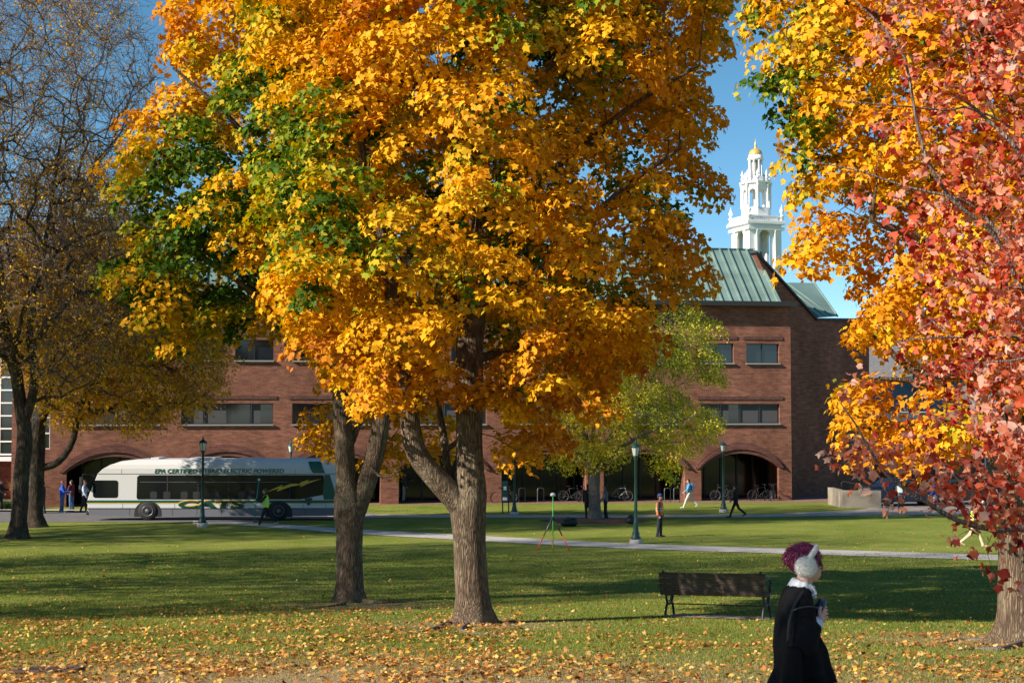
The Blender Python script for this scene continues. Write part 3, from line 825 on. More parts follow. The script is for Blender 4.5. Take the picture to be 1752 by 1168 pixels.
# maple leaf: 10-point outline (base, lobes and notches), four quads
LEAF = np.array([(0, 0, 0), (-.38, .02, .02), (-.34, .22, .02), (-.60, .52, .05), (-.27, .60, .01), (0, 1.0, -.10), (.27, .60, .01), (.60, .52, .05), (.34, .22, .02), (.38, .02, .02)])
LEAFQ = np.array([(0, 3, 2, 1), (0, 5, 4, 3), (0, 7, 6, 5), (0, 9, 8, 7)])
SMALL = np.array([(0, 0, 0), (-.32, .45, .06), (0, 1.0, -.05), (.32, .45, .06)]); SMALLQ = np.array([(0, 3, 2, 1)])
def leaves(name, pos, nrm, tip, size, col, m, parent=None, shape=LEAF, quads=LEAFQ, r=rng, curl=.25, jit=.04):
    n = len(pos)
    nrm = nrm / np.linalg.norm(nrm, axis=1, keepdims=True)
    tip = tip - nrm * (tip * nrm).sum(1, keepdims=True); tip /= np.linalg.norm(tip, axis=1, keepdims=True) + 1e-9
    sd = np.cross(tip, nrm); k = len(shape)
    sh = np.repeat(shape[None], n, 0).copy()
    sh[:, :, 2] += (r.normal(size=(n, 1)) * curl * .5 - curl) * (sh[:, :, 0] ** 2 + .25 * sh[:, :, 1] ** 2)
    sh[:, :, 0] *= r.uniform(.8, 1.15, (n, 1)); sh[:, :, :2] += r.normal(size=(n, k, 2)) * jit; sh[:, :, 2] += r.normal(size=(n, k)) * jit
    sh *= size[:, None, None]
    V = pos[:, None, :] + sh[:, :, 0:1] * sd[:, None, :] + sh[:, :, 1:2] * tip[:, None, :] + sh[:, :, 2:3] * nrm[:, None, :]
    Fq = (quads[None] + (np.arange(n) * k)[:, None, None]).reshape(-1, 4)
    cols = np.repeat(col[:, None, :], k, 1)
    cols = cols * r.uniform(.88, 1.12, (n, k, 1))
    return np_mesh(name, V.reshape(-1, 3), Fq, m, parent, np.clip(cols, 0, 1).reshape(-1, 3))
def spray(cent, out, nleaf, rad_, thick, size, r, tilt=.5, nr=.55):
    """leaves laid in drooping, tiered sprays round each cluster centre"""
    nc = len(cent); N = nc * nleaf; c = np.repeat(cent, nleaf, 0); o = np.repeat(out, nleaf, 0)
    up = np.array([0, 0, 1.]); nn = up[None] + o * tilt; nn += np.repeat(r.normal(size=(nc, 3)) * .22, nleaf, 0); nn /= np.linalg.norm(nn, axis=1, keepdims=True)
    e1 = o - nn * (o * nn).sum(1, keepdims=True); e1 /= np.linalg.norm(e1, axis=1, keepdims=True) + 1e-9; e2 = np.cross(nn, e1)
    rr = np.sqrt(r.random(N)) ; th = r.uniform(0, 2 * PI, N); rs = np.repeat(r.uniform(.7, 1.3, nc), nleaf) * rad_
    x = rr * np.cos(th); y = rr * np.sin(th)
    pos = c + (e1 * (x * 1.15)[:, None] + e2 * y[:, None]) * rs[:, None] + nn * ((r.normal(size=N) * thick) - .45 * rr ** 2 * rad_)[:, None]
    ln = nn + (e1 * x[:, None] + e2 * y[:, None]) * .9 + r.normal(size=(N, 3)) * nr
    tip = (e1 * (x + .35)[:, None] + e2 * y[:, None]) * 1.0 + np.array([0, 0, -.55]) + r.normal(size=(N, 3)) * .45
    sz_ = size * r.uniform(.65, 1.25, N)
    return pos, ln, tip, sz_, rr
def fbm(p, s, seed=0., octs=3):
    out = np.zeros(len(p))
    for i, q in enumerate(p):
        v = 0; a = 1; f = s
        for _ in range(octs): v += a * mnoise.noise(Vector((q[0] * f + seed, q[1] * f + seed * 1.7, q[2] * f))); a *= .5; f *= 2
        out[i] = v
    return out
ORANGE = np.array([.74, .31, .013]); AMBER = np.array([.77, .41, .014]); YELLOW = np.array([.70, .43, .02]); LIME = np.array([.30, .35, .02]); GREEN = np.array([.055, .12, .008]); RUST = np.array([.50, .17, .02])
def ramp_cols(t, stops):
    ks = np.array([s[0] for s in stops]); cs = np.array([s[1] for s in stops]); return np.stack([np.interp(t, ks, cs[:, i]) for i in range(3)], 1)
M_leaf = leaf_mat('autumn leaf', .30, .6, .12)
M_bark = bark_mat('maple bark', (.060, .043, .030), (.36, .255, .175), 12, (.36, .31, .21))
M_bark2 = bark_mat('dark bark', (.03, .022, .017), (.15, .11, .085), 7, (.17, .15, .09))
_n = M_bark2.node_tree; _b = _n.nodes['Principled BSDF']; _l = _b.inputs['Base Color'].links[0].from_socket
_a = _n.nodes.new('ShaderNodeAttribute'); _a.attribute_name = 'thin'; _m = _n.nodes.new('ShaderNodeMix'); _m.data_type = 'RGBA'
_n.links.new(_a.outputs['Fac'], _m.inputs[0]); _n.links.new(_l, _m.inputs[6]); _m.inputs[7].default_value = (.27, .185, .14, 1); _n.links.new(_m.outputs[2], _b.inputs['Base Color'])
M_barkg = bark_mat('smooth grey bark', (.16, .13, .11), (.36, .31, .27), 14)
M_twig = mat('twig', (.12, .085, .07), .9)

def base_flare(sk_V, base, r0, h=.75, amt=.55, lobes=5, seed=0.):
    """swell the foot of the trunk into root buttresses"""
    d = sk_V[:, :2] - np.array([base.x, base.y]); z = sk_V[:, 2] - base.z
    m = (z < h) & (np.linalg.norm(d, axis=1) < r0 * 2.2)
    t = np.clip(1 - z[m] / h, 0, 1.3) ** 2.6; a = np.arctan2(d[m, 1], d[m, 0])
    k = 1 + t * amt * (1 + .55 * np.cos(lobes * a + seed) + .25 * np.cos(2 * a + seed * 2))
    sk_V[m, 0] = base.x + d[m, 0] * k; sk_V[m, 1] = base.y + d[m, 1] * k
    return sk_V
def build_tree(root, sk, targets, r, mat_, flare=None, lump=.10, tip=.006, sides=None, grow_kw={}, two=True, cap=.2):
    tips = grow(sk, targets, r, **grow_kw) if len(targets) else {}
    R, ch = radii(sk, tip, cap=cap)
    V, Fq = skin_tubes(sk, R, ch, sides or (lambda q: 20 if q > .14 else (8 if q > .05 else (5 if q > .02 else 3))), lump, seed=sk.p[0].x)
    if flare: V = base_flare(V, sk.p[0], *flare)
    if 'trunk_z' in root: pass
    o = np_mesh('trunk', V, Fq, mat_, None, smooth=True)
    return o
def outward(cent, axis_xy, k=1.):
    o = cent.copy(); o[:, 0] -= axis_xy[0]; o[:, 1] -= axis_xy[1]; o[:, 2] = 0
    return o / (np.linalg.norm(o, axis=1, keepdims=True) + 1e-6)
def px_path(lst, Y):
    """[(px, py, dY, radius m)] -> points, radii"""
    return [P(a, b, Y) + Vector((0, c, 0)) for a, b, c, _ in lst], [d for *_, d in lst]

def finish_maple(root, sk, base, cent, info, nleaf, rad_, size, seed, green_fn, dens_small=1, thick=.07, shape=LEAF, quads=LEAFQ, stops=None, lm=None):
    r = np.random.default_rng(seed)
    out = outward(cent, (base.x, base.y)) * .55
    mv = np.zeros((len(cent), 3)); mv[:len(info)] = info[:, 5:8]; mv[:, 2] = np.clip(mv[:, 2], -.15, 1) * .6; out = out + mv; out /= np.linalg.norm(out, axis=1, keepdims=True) + 1e-6
    pos, ln, tp, sz_, rr = spray(cent, out, nleaf, rad_, thick, size, r)
    g = green_fn(cent, info); g = g + .42 - .46 * np.linalg.norm(info[:, 5:8], axis=1) - .22 * info[:, 7] - .12 * (info[:, 3] > .5) * (info[:, 4] < 0); g = np.repeat(g, nleaf)
    t = g + (1 - rr) * .22 + r.normal(size=len(pos)) * .10
    st = stops or [(-.3, RUST), (-.05, ORANGE), (.3, AMBER), (.5, AMBER), (.6, YELLOW * .85), (.72, LIME), (.86, GREEN), (1.3, GREEN * .8)]
    col = ramp_cols(t, st) * r.uniform(.8, 1.15, (len(pos), 1))
    o = leaves('crown', pos, ln, tp, sz_, col, lm or M_leaf, None, shape, quads, r)
    return o
def local(root, loc):
    """re-origin children at the thing's base"""
    for ch in root: pass
def parent_keep(o, par):
    o.parent = par; o.data.transform(Matrix.Translation(-Vector(par.location)))

# ---- main maple (fork, right stem leaning up, left limb)
bM = G(806, 1066)
tm = thing('maple_tree', 'largest orange and green maple with a low forked trunk beside the bench lawn', 'tree', bM)
YM = bM.y
sk = Skel()
pts, rs = px_path([(808, 1074, 0, .34), (808, 1040, 0, .30), (806, 1000, 0, .285), (804, 930, 0, .285), (801, 880, 0, .31), (803, 845, 0, .30), (804, 800, 0, .245), (803, 750, 0, .235), (803, 600, .1, .235), (808, 520, .2, .25), (815, 400, .3, .19), (822, 250, .4, .15), (830, 100, .5, .10), (836, -80, .5, .06), (838, -180, .5, .03)], YM)
limb(sk, pts, rs, .16)
for lst in ([(795, 868, -.02, .25), (772, 842, -.1, .21), (740, 808, -.2, .19), (716, 775, -.25, .185), (704, 730, -.3, .18), (701, 680, -.3, .17), (692, 600, -.3, .15), (672, 500, -.4, .12), (652, 380, -.5, .09), (620, 240, -.6, .06), (600, 100, -.6, .03)],
            [(782, 850, .1, .10), (769, 815, .15, .075), (762, 780, .2, .07), (757, 740, .3, .065), (748, 690, .4, .055), (735, 600, .6, .04)],
            [(762, 770, .2, .05), (785, 752, .1, .045), (795, 725, .1, .04), (792, 700, 0, .035)],
            [(808, 540, .1, .13), (850, 515, -.5, .09), (905, 488, -1.0, .075), (960, 440, -1.4, .06), (1040, 360, -1.8, .045), (1140, 290, -2, .03)],
            [(805, 620, .1, .09), (850, 600, .8, .075), (920, 585, 1.6, .06), (1010, 570, 2.2, .045), (1090, 560, 2.8, .03)],
            [(814, 420, .3, .10), (870, 360, -.3, .08), (950, 300, -.9, .06), (1060, 220, -1.6, .04), (1170, 160, -2, .02)],
            [(806, 560, .1, .11), (770, 500, .9, .09), (700, 430, 1.6, .07), (640, 360, 2.2, .05)],
            [(818, 330, .4, .10), (760, 220, 0, .07), (690, 120, -.4, .05), (620, 20, -.8, .03)],
            [(822, 260, .4, .09), (900, 150, .4, .07), (990, 60, .2, .05), (1080, -20, 0, .03)],
            [(812, 470, .3, .11), (850, 390, 1.6, .08), (900, 300, 2.6, .05), (960, 200, 3.2, .03)],
            [(803, 690, 0, .07), (840, 670, -1.0, .055), (900, 660, -1.8, .04), (960, 650, -2.5, .02)]):
    a, b = px_path(lst, YM); limb(sk, a, b, .3)
outM = [(500, -260), (430, -120), (410, 0), (440, 110), (455, 220), (430, 330), (420, 420), (440, 540), (520, 620), (560, 640), (600, 690), (640, 715), (690, 730), (760, 700), (800, 705), (832, 712), (850, 790), (895, 805), (925, 800), (945, 765), (985, 775), (1012, 740), (1055, 660), (1100, 640), (1140, 600), (1135, 540), (1180, 505), (1240, 495), (1252, 472), (1205, 440), (1240, 412), (1195, 375), (1190, 335), (1262, 345), (1272, 325), (1240, 285), (1205, 250), (1262, 200), (1225, 150), (1262, 60), (1262, -60), (1200, -200), (900, -330), (650, -330)]
def densM(x, y, d):
    k = np.ones_like(x); hole = np.exp(-(((x - 1070) / 110) ** 2 + ((y - 370) / 55) ** 2)); k -= .9 * hole
    hole = np.exp(-(((x - 805) / 45) ** 2 + ((y - 550) / 55) ** 2)); k -= 1.5 * hole * (d < 1.5); k -= 1.0 * np.exp(-(((x - 690) / 30) ** 2 + ((y - 500) / 50) ** 2)) * (d < 1)
    k = np.where((x > 900) & (y > 180) & (y < 520), k * .75, k)
    return k
cM, iM = crown_points(outM, YM, 4.6, .52, 16000, densM, 11, inset=.26, clump=(1.5, .86))
oM = build_tree(tm, sk, cM, np.random.default_rng(3), M_bark, (.34, .8, .42, 5, .7), grow_kw=dict(minz=bM.z + 3.2))
parent_keep(oM, tm)
def greenM(c, inf):
    n = fbm(c, .38, 3.1); e = inf[:, 2]
    g = .16 + n * .55 + np.clip(e - .5, 0, 2.2) * .09 + .22 * (inf[:, 4] > .5) - .10 * (inf[:, 1] > 560)
    g += .26 * np.exp(-(((inf[:, 0] - 500) / 120) ** 2)) * (inf[:, 1] > 120) * (inf[:, 1] < 520)
    return np.clip(g, -.2, 1.05)
parent_keep(finish_maple(tm, sk, bM, cM, iM, 135, .42, .103, 5, greenM), tm)

# ---- left maple
bL = G(600, 1029)
tl = thing('maple_tree', 'maple with a grey V shaped trunk, green and orange crown, left of the largest maple', 'tree', bL)
YL = bL.y
sk = Skel()
pts, rs = px_path([(600, 1036, 0, .32), (599, 1010, 0, .29), (598, 960, 0, .275), (598, 910, 0, .28), (598, 880, 0, .33), (595, 850, 0, .29), (593, 820, 0, .215), (591, 780, 0, .21), (586, 720, 0, .20), (581, 650, 0, .185), (574, 560, 0, .16), (560, 420, 0, .13), (545, 270, 0, .10), (530, 100, 0, .06), (520, -40, 0, .03)], YL)
limb(sk, pts, rs, .16)
for lst in ([(604, 884, 0, .25), (618, 850, 0, .21), (631, 815, 0, .20), (642, 775, .1, .20), (653, 715, .1, .19), (662, 650, .2, .17), (676, 540, .3, .14), (690, 430, .4, .10), (700, 300, .5, .06)],
            [(600, 760, 0, .075), (612, 725, .2, .065), (627, 680, .3, .06), (636, 640, .4, .05), (640, 590, .5, .04)],
            [(632, 795, -.1, .04), (650, 812, -.3, .032), (672, 812, -.5, .026), (690, 800, -.6, .018)],
            [(580, 640, 0, .11), (520, 570, -.8, .085), (440, 500, -1.4, .06), (340, 430, -1.9, .04), (250, 390, -2.2, .02)],
            [(574, 560, 0, .10), (500, 470, .8, .08), (410, 390, 1.4, .06), (310, 330, 1.8, .03)],
            [(560, 420, 0, .09), (490, 310, -.8, .07), (410, 220, -1.5, .05), (330, 150, -1.8, .03)],
            [(548, 290, 0, .07), (480, 170, .5, .05), (410, 80, .8, .03)],
            [(578, 600, 0, .09), (530, 560, 1.5, .07), (450, 530, 2.6, .05), (360, 520, 3.4, .03)]):
    a, b = px_path(lst, YL); limb(sk, a, b, .3)
outL = [(330, -260), (285, -100), (290, 10), (262, 80), (285, 130), (225, 200), (212, 250), (178, 290), (190, 335), (218, 375), (180, 430), (176, 480), (205, 515), (235, 525), (240, 565), (268, 600), (300, 612), (345, 575), (400, 590), (440, 565), (480, 605), (520, 640), (540, 665), (575, 655), (630, 690), (690, 640), (720, 500), (720, 200), (700, -150), (560, -300)]
cL, iL = crown_points(outL, YL, 4.6, .58, 15000, None, 12, inset=.28, clump=(1.6, .92))
extra = [(540, 700), (525, 735), (548, 750), (560, 720), (550, 770), (640, 700), (690, 775), (640, 795), (655, 770), (700, 720), (620, 700), (660, 745), (740, 745), (770, 720), (690, 700), (722, 690), (750, 770)]
ex = np.array([list(P(a, b, YL) + Vector((0, .8 + .6 * (i % 3), 0))) for i, (a, b) in enumerate(extra)]); exi = np.array([(a, b, 0, .5, 0, 0, 0, .9) for a, b in extra])
oL = build_tree(tl, sk, np.concatenate([cL, ex]), np.random.default_rng(4), M_bark, (.33, .7, .4, 5, 2.), grow_kw=dict(minz=bL.z + 3.4))
parent_keep(oL, tl)
def greenL(c, inf):
    n = fbm(c, .36, 9.7); e = inf[:, 2]
    g = .22 + n * .55 + np.clip(e - .4, 0, 2.) * .20 + .40 * np.exp(-(((inf[:, 0] - 320) / 130) ** 2 + ((inf[:, 1] - 400) / 190) ** 2)) - .25 * (inf[:, 1] < 110)
    return np.clip(g, -.1, 1.1)
gl_ = lambda c, i: np.concatenate([greenL(cL, iL), np.full(len(ex), .30)])
parent_keep(finish_maple(tl, sk, bL, np.concatenate([cL, ex]), np.concatenate([iL, exi]), 135, .46, .112, 6, gl_), tl)

# ---- right yellow maple
bR = G(1758, 1100); YR = bR.y
tr = thing('maple_tree', 'bright yellow maple with a broad furrowed trunk at the right edge', 'tree', bR)
sk = Skel()
pts, rs = px_path([(1760, 1112, 0, .46), (1758, 1080, 0, .40), (1756, 1000, 0, .375), (1755, 900, 0, .36), (1756, 800, 0, .36), (1760, 700, 0, .33), (1760, 560, 0, .27), (1750, 400, 0, .2), (1740, 200, 0, .14), (1735, 0, 0, .08), (1735, -200, 0, .04)], YR)
limb(sk, pts, rs, .16)
for lst in ([(1756, 800, 0, .10), (1700, 715, -.3, .075), (1640, 700, -.6, .06), (1560, 660, -.9, .045), (1470, 650, -1.1, .03)],
            [(1758, 720, 0, .12), (1690, 640, .3, .08), (1600, 640, .7, .06), (1520, 560, 1, .04)],
            [(1760, 560, 0, .12), (1660, 470, -.5, .09), (1560, 430, -1, .06), (1450, 400, -1.3, .04)],
            [(1752, 440, 0, .12), (1650, 330, .5, .09), (1540, 270, 1, .06), (1420, 240, 1.2, .04), (1350, 220, 1.2, .02)],
            [(1745, 300, 0, .1), (1640, 180, -.5, .07), (1520, 90, -1, .05), (1380, 30, -1.2, .03)],
            [(1740, 150, 0, .08), (1660, 20, 0, .05), (1560, -80, 0, .03)], [(1750, 350, 0, .1), (1860, 200, 0, .06), (1950, 100, 0, .03)], [(1755, 520, 0, .1), (1880, 420, 0, .06), (1990, 350, 0, .03)]):
    a, b = px_path(lst, YR); limb(sk, a, b, .3)
outR = [(1262, -60), (1258, 20), (1300, 60), (1285, 140), (1325, 165), (1318, 225), (1345, 260), (1318, 335), (1345, 380), (1315, 440), (1345, 470), (1420, 455), (1445, 480), (1425, 545), (1435, 575), (1490, 590), (1520, 610), (1440, 635), (1420, 655), (1383, 700), (1400, 735), (1440, 740), (1480, 800), (1560, 815), (1650, 780), (1752, 740), (1850, 700), (2000, 600), (2080, 300), (2050, -50), (1900, -250), (1500, -260), (1300, -180)]
def densR(x, y, d):
    k = np.ones_like(x) * .8
    for hx, hy, a, b, s in ((1500, 610, 80, 22, 1.), (1590, 690, 70, 30, .9), (1400, 330, 60, 60, .55), (1330, 300, 40, 120, .3), (1480, 340, 50, 40, .6), (1620, 620, 70, 30, .5), (1680, 720, 60, 40, .8)):
        k -= s * np.exp(-(((x - hx) / a) ** 2 + ((y - hy) / b) ** 2))
    return k
cR, iR = crown_points(outR, YR, 4.0, .46, 14000, densR, 13, shell=.8, inset=.20, clump=(1.3, .76))
oR = build_tree(tr, sk, cR, np.random.default_rng(8), M_bark, (.46, .6, .4, 4, 1.), grow_kw=dict(minz=bR.z + 2.8))
parent_keep(oR, tr)
def greenR(c, inf):
    n = fbm(c, .45, 21.3)
    g = .30 + n * .30 + .55 * np.exp(-(((inf[:, 0] - 1330) / 60) ** 2 + ((inf[:, 1] - 170) / 110) ** 2)) - .06 * (inf[:, 1] > 350)
    return np.clip(g, -.05, .95)
parent_keep(finish_maple(tr, sk, bR, cR, iR, 105, .37, .094, 7, greenR, stops=[(-.3, RUST), (-.05, ORANGE * [1, .9, 1]), (.3, ORANGE), (.55, AMBER), (.72, YELLOW * .95), (.84, LIME), (.95, GREEN), (1.3, GREEN * .8)]), tr)

# ---- red maple, close on the right; only its left side reaches into view
YF = 9.2
gR = Vector((5.4, 9.6, float(gz(9.6))))
trd = thing('red_maple_tree', 'young maple with coral red leaves on thin grey branches, nearest to the camera', 'tree', gR)
sk = Skel()
limb(sk, [gR + Vector((0, 0, -.1)), gR + Vector((0, 0, 1)), gR + Vector((-.05, 0, 2.2)), gR + Vector((0, 0, 3.6)), gR + Vector((.05, .1, 5.5)), gR + Vector((0, .1, 7.2))], [.14, .115, .10, .085, .05, .02], .2)
def pf(lst):
    a = [P(x, y, YF) + Vector((0, dy, 0)) for x, y, dy, _ in lst]; return a, [q for *_, q in lst]
def red_limb(lst, root_h):
    a, b = pf(lst); st = gR + Vector((0, 0, root_h)); a = [st, st.lerp(a[0], .5) + Vector((0, 0, .1))] + a; limb(sk, a, [b[0] * 1.5, b[0] * 1.2] + b, .12)
red_limb([(1780, 905, 0, .022), (1700, 905, -.1, .018), (1620, 885, -.2, .016), (1560, 850, -.25, .014), (1500, 812, -.3, .011), (1470, 770, -.3, .009), (1445, 725, -.3, .006), (1420, 690, -.3, .004)], 1.0)
red_limb([(1800, 530, .1, .020), (1752, 480, .1, .017), (1700, 400, .0, .015), (1620, 345, -.1, .013), (1575, 270, -.1, .011), (1555, 180, -.1, .010), (1540, 105, -.1, .009), (1500, 50, -.1, .007), (1450, 5, -.1, .005)], 1.8)
red_limb([(1800, 330, -.3, .022), (1740, 300, -.3, .016), (1700, 255, -.3, .014), (1640, 200, -.3, .010)], 2.4)
red_limb([(1790, 582, .2, .012), (1700, 578, .1, .009), (1600, 577, 0, .006), (1530, 585, 0, .003)], 1.5)
red_limb([(1790, 622, -.3, .011), (1700, 620, -.3, .008), (1625, 625, -.3, .004)], 1.6)
red_limb([(1780, 110, .3, .022), (1740, 60, .3, .018), (1720, 10, .3, .015), (1690, -60, .3, .01)], 2.9)
red_limb([(1800, 770, .3, .014), (1720, 740, .3, .010), (1640, 720, .2, .006), (1560, 700, .2, .004)], 1.3)
red_limb([(1800, 420, .5, .016), (1700, 330, .5, .012), (1590, 300, .5, .009), (1500, 270, .5, .006), (1420, 255, .5, .003)], 2.1)
red_limb([(1720, 190, .2, .009), (1630, 184, .1, .007), (1520, 180, 0, .005), (1425, 172, 0, .003)], 2.6)
outF = [(1465, -20), (1438, 40), (1450, 95), (1418, 130), (1440, 190), (1480, 215), (1470, 290), (1500, 330), (1450, 345), (1500, 400), (1510, 455), (1560, 480), (1590, 560), (1500, 600), (1530, 640), (1440, 645), (1400, 680), (1392, 730), (1430, 790), (1475, 825), (1530, 835), (1590, 860), (1640, 885), (1700, 895), (1760, 900), (1900, 900), (2300, 800), (2600, 300), (2500, -200), (1800, -320), (1550, -200)]
def densF(x, y, d):
    k = np.ones_like(x)
    k -= .62 * np.exp(-(((x - 1560) / 75) ** 2 + ((y - 600) / 130) ** 2)); k -= .55 * np.exp(-(((x - 1500) / 60) ** 2 + ((y - 200) / 260) ** 2)); k -= .45 * np.exp(-(((x - 1600) / 50) ** 2 + ((y - 190) / 170) ** 2)); k = np.where(x > 1850, k * .5, k); k = np.where(x < 1640, k * np.clip((x - 1430) / 300, .1, 1) ** 1.3, k); k = k * .5; k = np.where((x < 1560) & (y > 820), k * .3, k)
    return k
cF, iF = crown_points(outF, YF, 1.15, .125, 34000, densF, 15, shell=1., clump=(.40, .225))
xtra = [(1690, 930), (1720, 920), (1700, 975), (1735, 990), (1640, 915), (1480, 815), (1530, 850)]
ex = np.array([list(P(a, b, YF)) for a, b in xtra]); cF = np.concatenate([cF, ex])
oF = build_tree(trd, sk, cF, np.random.default_rng(9), M_barkg, None, lump=.05, tip=.0022, grow_kw=dict(minz=gR.z + 1.0, seg=.15, droop=.05), cap=.02, sides=lambda q: 10 if q > .03 else (6 if q > .008 else 4))
parent_keep(oF, trd)
rF = np.random.default_rng(77); out = outward(cF, (gR.x, gR.y))
pos, ln, tp, sz_, rr = spray(cF, out, 10, .10, .05, .053, rF, tilt=.9, nr=1.6)
t = rF.random(len(pos)); t = np.clip(t + .25 * np.repeat(fbm(cF, 1.2, 4.), 10), 0, 1)
colF = ramp_cols(t, [(0, (.30, .018, .016)), (.2, (.58, .08, .035)), (.45, (.74, .20, .09)), (.72, (.74, .30, .19)), (1, (.76, .48, .38))])
M_red = leaf_mat('red leaf', .42, .45, .4)
sz_ = sz_ * rF.uniform(.65, 1.3, len(sz_)); tp[:, 2] -= .5
parent_keep(leaves('crown', pos, ln, tp, sz_, colF, M_red, None, LEAF, LEAFQ, rF, .9, .075), trd)

# ---- yellow green crab apple by the far path
bC = G(1018, 891); YC = bC.y
tc_ = thing('crab_apple_tree', 'small yellow green tree in a mulch ring in front of the arcade', 'tree', bC)
sk = Skel()
pts, rs = px_path([(1019, 896, 0, .36), (1018, 875, 0, .29), (1017, 840, 0, .27), (1016, 812, 0, .30), (1010, 785, 0, .2), (1000, 740, 0, .14), (990, 680, 0, .09), (995, 620, 0, .05)], YC)
limb(sk, pts, rs, .25)
for lst in ([(1018, 815, 0, .2), (1030, 780, .2, .16), (1050, 740, .3, .13), (1085, 690, .3, .1), (1120, 640, .3, .07), (1150, 580, .3, .04)], [(1025, 800, 0, .14), (1060, 765, -1, .1), (1110, 735, -2, .07), (1180, 710, -2.5, .04)], [(1012, 790, 0, .12), (980, 770, -.6, .08), (955, 755, -1, .04)], [(1016, 800, 0, .12), (1020, 730, 1.6, .08), (1060, 650, 2.6, .05)]):
    a, b = px_path(lst, YC); limb(sk, a, b, .35)
outC = [(940, 790), (950, 740), (930, 690), (960, 600), (1020, 540), (1100, 520), (1150, 530), (1180, 515), (1245, 545), (1225, 590), (1262, 640), (1250, 665), (1190, 650), (1170, 670), (1235, 700), (1240, 740), (1200, 760), (1165, 800), (1150, 830), (1125, 810), (1100, 770), (1060, 790), (1000, 810), (960, 800)]
cC_, iC = crown_points(outC, YC, 3.4, .52, 9000, None, 17, inset=.15, clump=(1.5, .88))
oC = build_tree(tc_, sk, cC_, np.random.default_rng(2), M_barkg, (.36, .5, .3, 5, 0), tip=.011, grow_kw=dict(minz=bC.z + 2.2))
parent_keep(oC, tc_)
def greenC(c, inf): return np.clip(.38 + fbm(c, .4, 33.) * .45 + .34 * np.clip((720 - inf[:, 1]) / 120, 0, 1) + .1 * (inf[:, 0] > 1100), .25, .95) - .34 + .42 * np.linalg.norm(inf[:, 5:8], axis=1) + .12 * (inf[:, 3] > .5) * (inf[:, 4] < 0)
parent_keep(finish_maple(tc_, sk, bC, cC_, iC, 80, .44, .125, 21, greenC, shape=SMALL, quads=SMALLQ, thick=.12, stops=[(.2, AMBER * .9), (.45, np.array([.90, .72, .06])), (.7, np.array([.72, .64, .06])), (.9, np.array([.36, .36, .04])), (1.3, np.array([.18, .20, .025]))]), tc_)
bm = NB()
rr_ = random.Random(3)
for (cx, cy, a, b, h) in ((bC.x, bC.y, 2.9, 2.6, .12),):
    ringp = []
    top = bm.verts.new((0, 0, h))
    prev = None
    rings = []
    for q, hh in ((.35, h), (.75, h * .6), (1, -.03)):
        rings.append([bm.verts.new((a * q * math.cos(t) * (1 + .06 * math.sin(3 * t)), b * q * math.sin(t), float(gz(cy + b * q * math.sin(t))) - bC.z + hh)) for t in [2 * PI * k / 40 for k in range(40)]])
    for k in range(40):
        bm.faces.new((top, rings[0][k], rings[0][(k + 1) % 40]))
        for j in (0, 1): bm.faces.new((rings[j][k], rings[j + 1][k], rings[j + 1][(k + 1) % 40], rings[j][(k + 1) % 40]))
mu = obj('mulch_bed', bm, mat('mulch', (.10, .045, .03), .95, .5, 6, bump=.8, bscale=20), smooth=True); mu.location = bC
tag(mu, 'low ring of reddish brown mulch round the small yellow green tree', 'mulch bed')

# ---- honey locusts: half bare, thousands of fine curling twigs
M_loc = leaf_mat('locust leaf', .35, .6, .1)
def locust(label, base, Y, trunk, limbs, outline, n_sp, seed, R=5., leafn=10, dens=None, spacing=.8, twig=.011, lsize=.15, name='honey_locust_tree'):
    t = thing(name, label, 'tree', base); sk = Skel(); r = np.random.default_rng(seed)
    a, b = px_path(trunk, Y); limb(sk, a, b, .3)
    for l in limbs: a, b = px_path(l, Y); limb(sk, a, b, .45)
    c, inf = crown_points(outline, Y, R, spacing, n_sp, dens, seed, shell=.9)
    tips = grow(sk, c, r, minz=base.z + 3.2, droop=.10, wig=.16, seg=.7)
    for ti, node in list(tips.items()):        # a fan of fine twigs on every tip
        p = sk.p[node]; par = sk.p[sk.par[node]]; d = (p - par).normalized()
        for _ in range(13):
            v = (d * .5 + Vector(r.normal(size=3)) * .8); v.normalize(); q = p; pr = node; L = r.uniform(.6, 1.5) * spacing
            start = sk.par[node] if r.random() < .4 else node; pr = start; q = sk.p[start]
            for k in range(3):
                v = (v + Vector(r.normal(size=3)) * .28 + Vector((0, 0, .08))).normalized(); q = q + v * L / 3; pr = sk.add(q, pr)
    R_, ch = radii(sk, twig, 2.5, cap=.3)
    V, Fq = skin_tubes(sk, R_, ch, lambda q: 14 if q > .15 else (6 if q > .06 else (4 if q > .03 else 3)), .14, seed=seed)
    V = base_flare(V, base, .45, .8, .4, 5, seed)
    tk = np_mesh('trunk', V, Fq, M_bark2, smooth=True); at_ = tk.data.attributes.new('thin', 'FLOAT', 'POINT'); at_.data.foreach_set('value', np.clip(1.3 - tube_radius / .045, 0, 1).astype(np.float32)); parent_keep(tk, t)
    pos, ln, tp, sz_, rr = spray(c, outward(c, (base.x, base.y)), leafn, spacing * .75, spacing * .25, lsize, r, tilt=.3, nr=.9)
    k = r.random(len(pos)) < np.repeat(np.clip(.6 + fbm(c, .25, seed) * 1.0 + .4 * (inf[:, 1] > 480), .2, 1), leafn)
    tt = r.random(k.sum()); col = ramp_cols(tt, [(0, (.50, .26, .03)), (.5, (.80, .42, .03)), (1, (.90, .54, .06))])
    parent_keep(leaves('crown', pos[k], ln[k], tp[k], sz_[k], col, M_loc, None, SMALL * np.array([.75, 1, 1]), SMALLQ, r), t)
    return t
b1 = G(30, 921); b2 = G(58, 901)
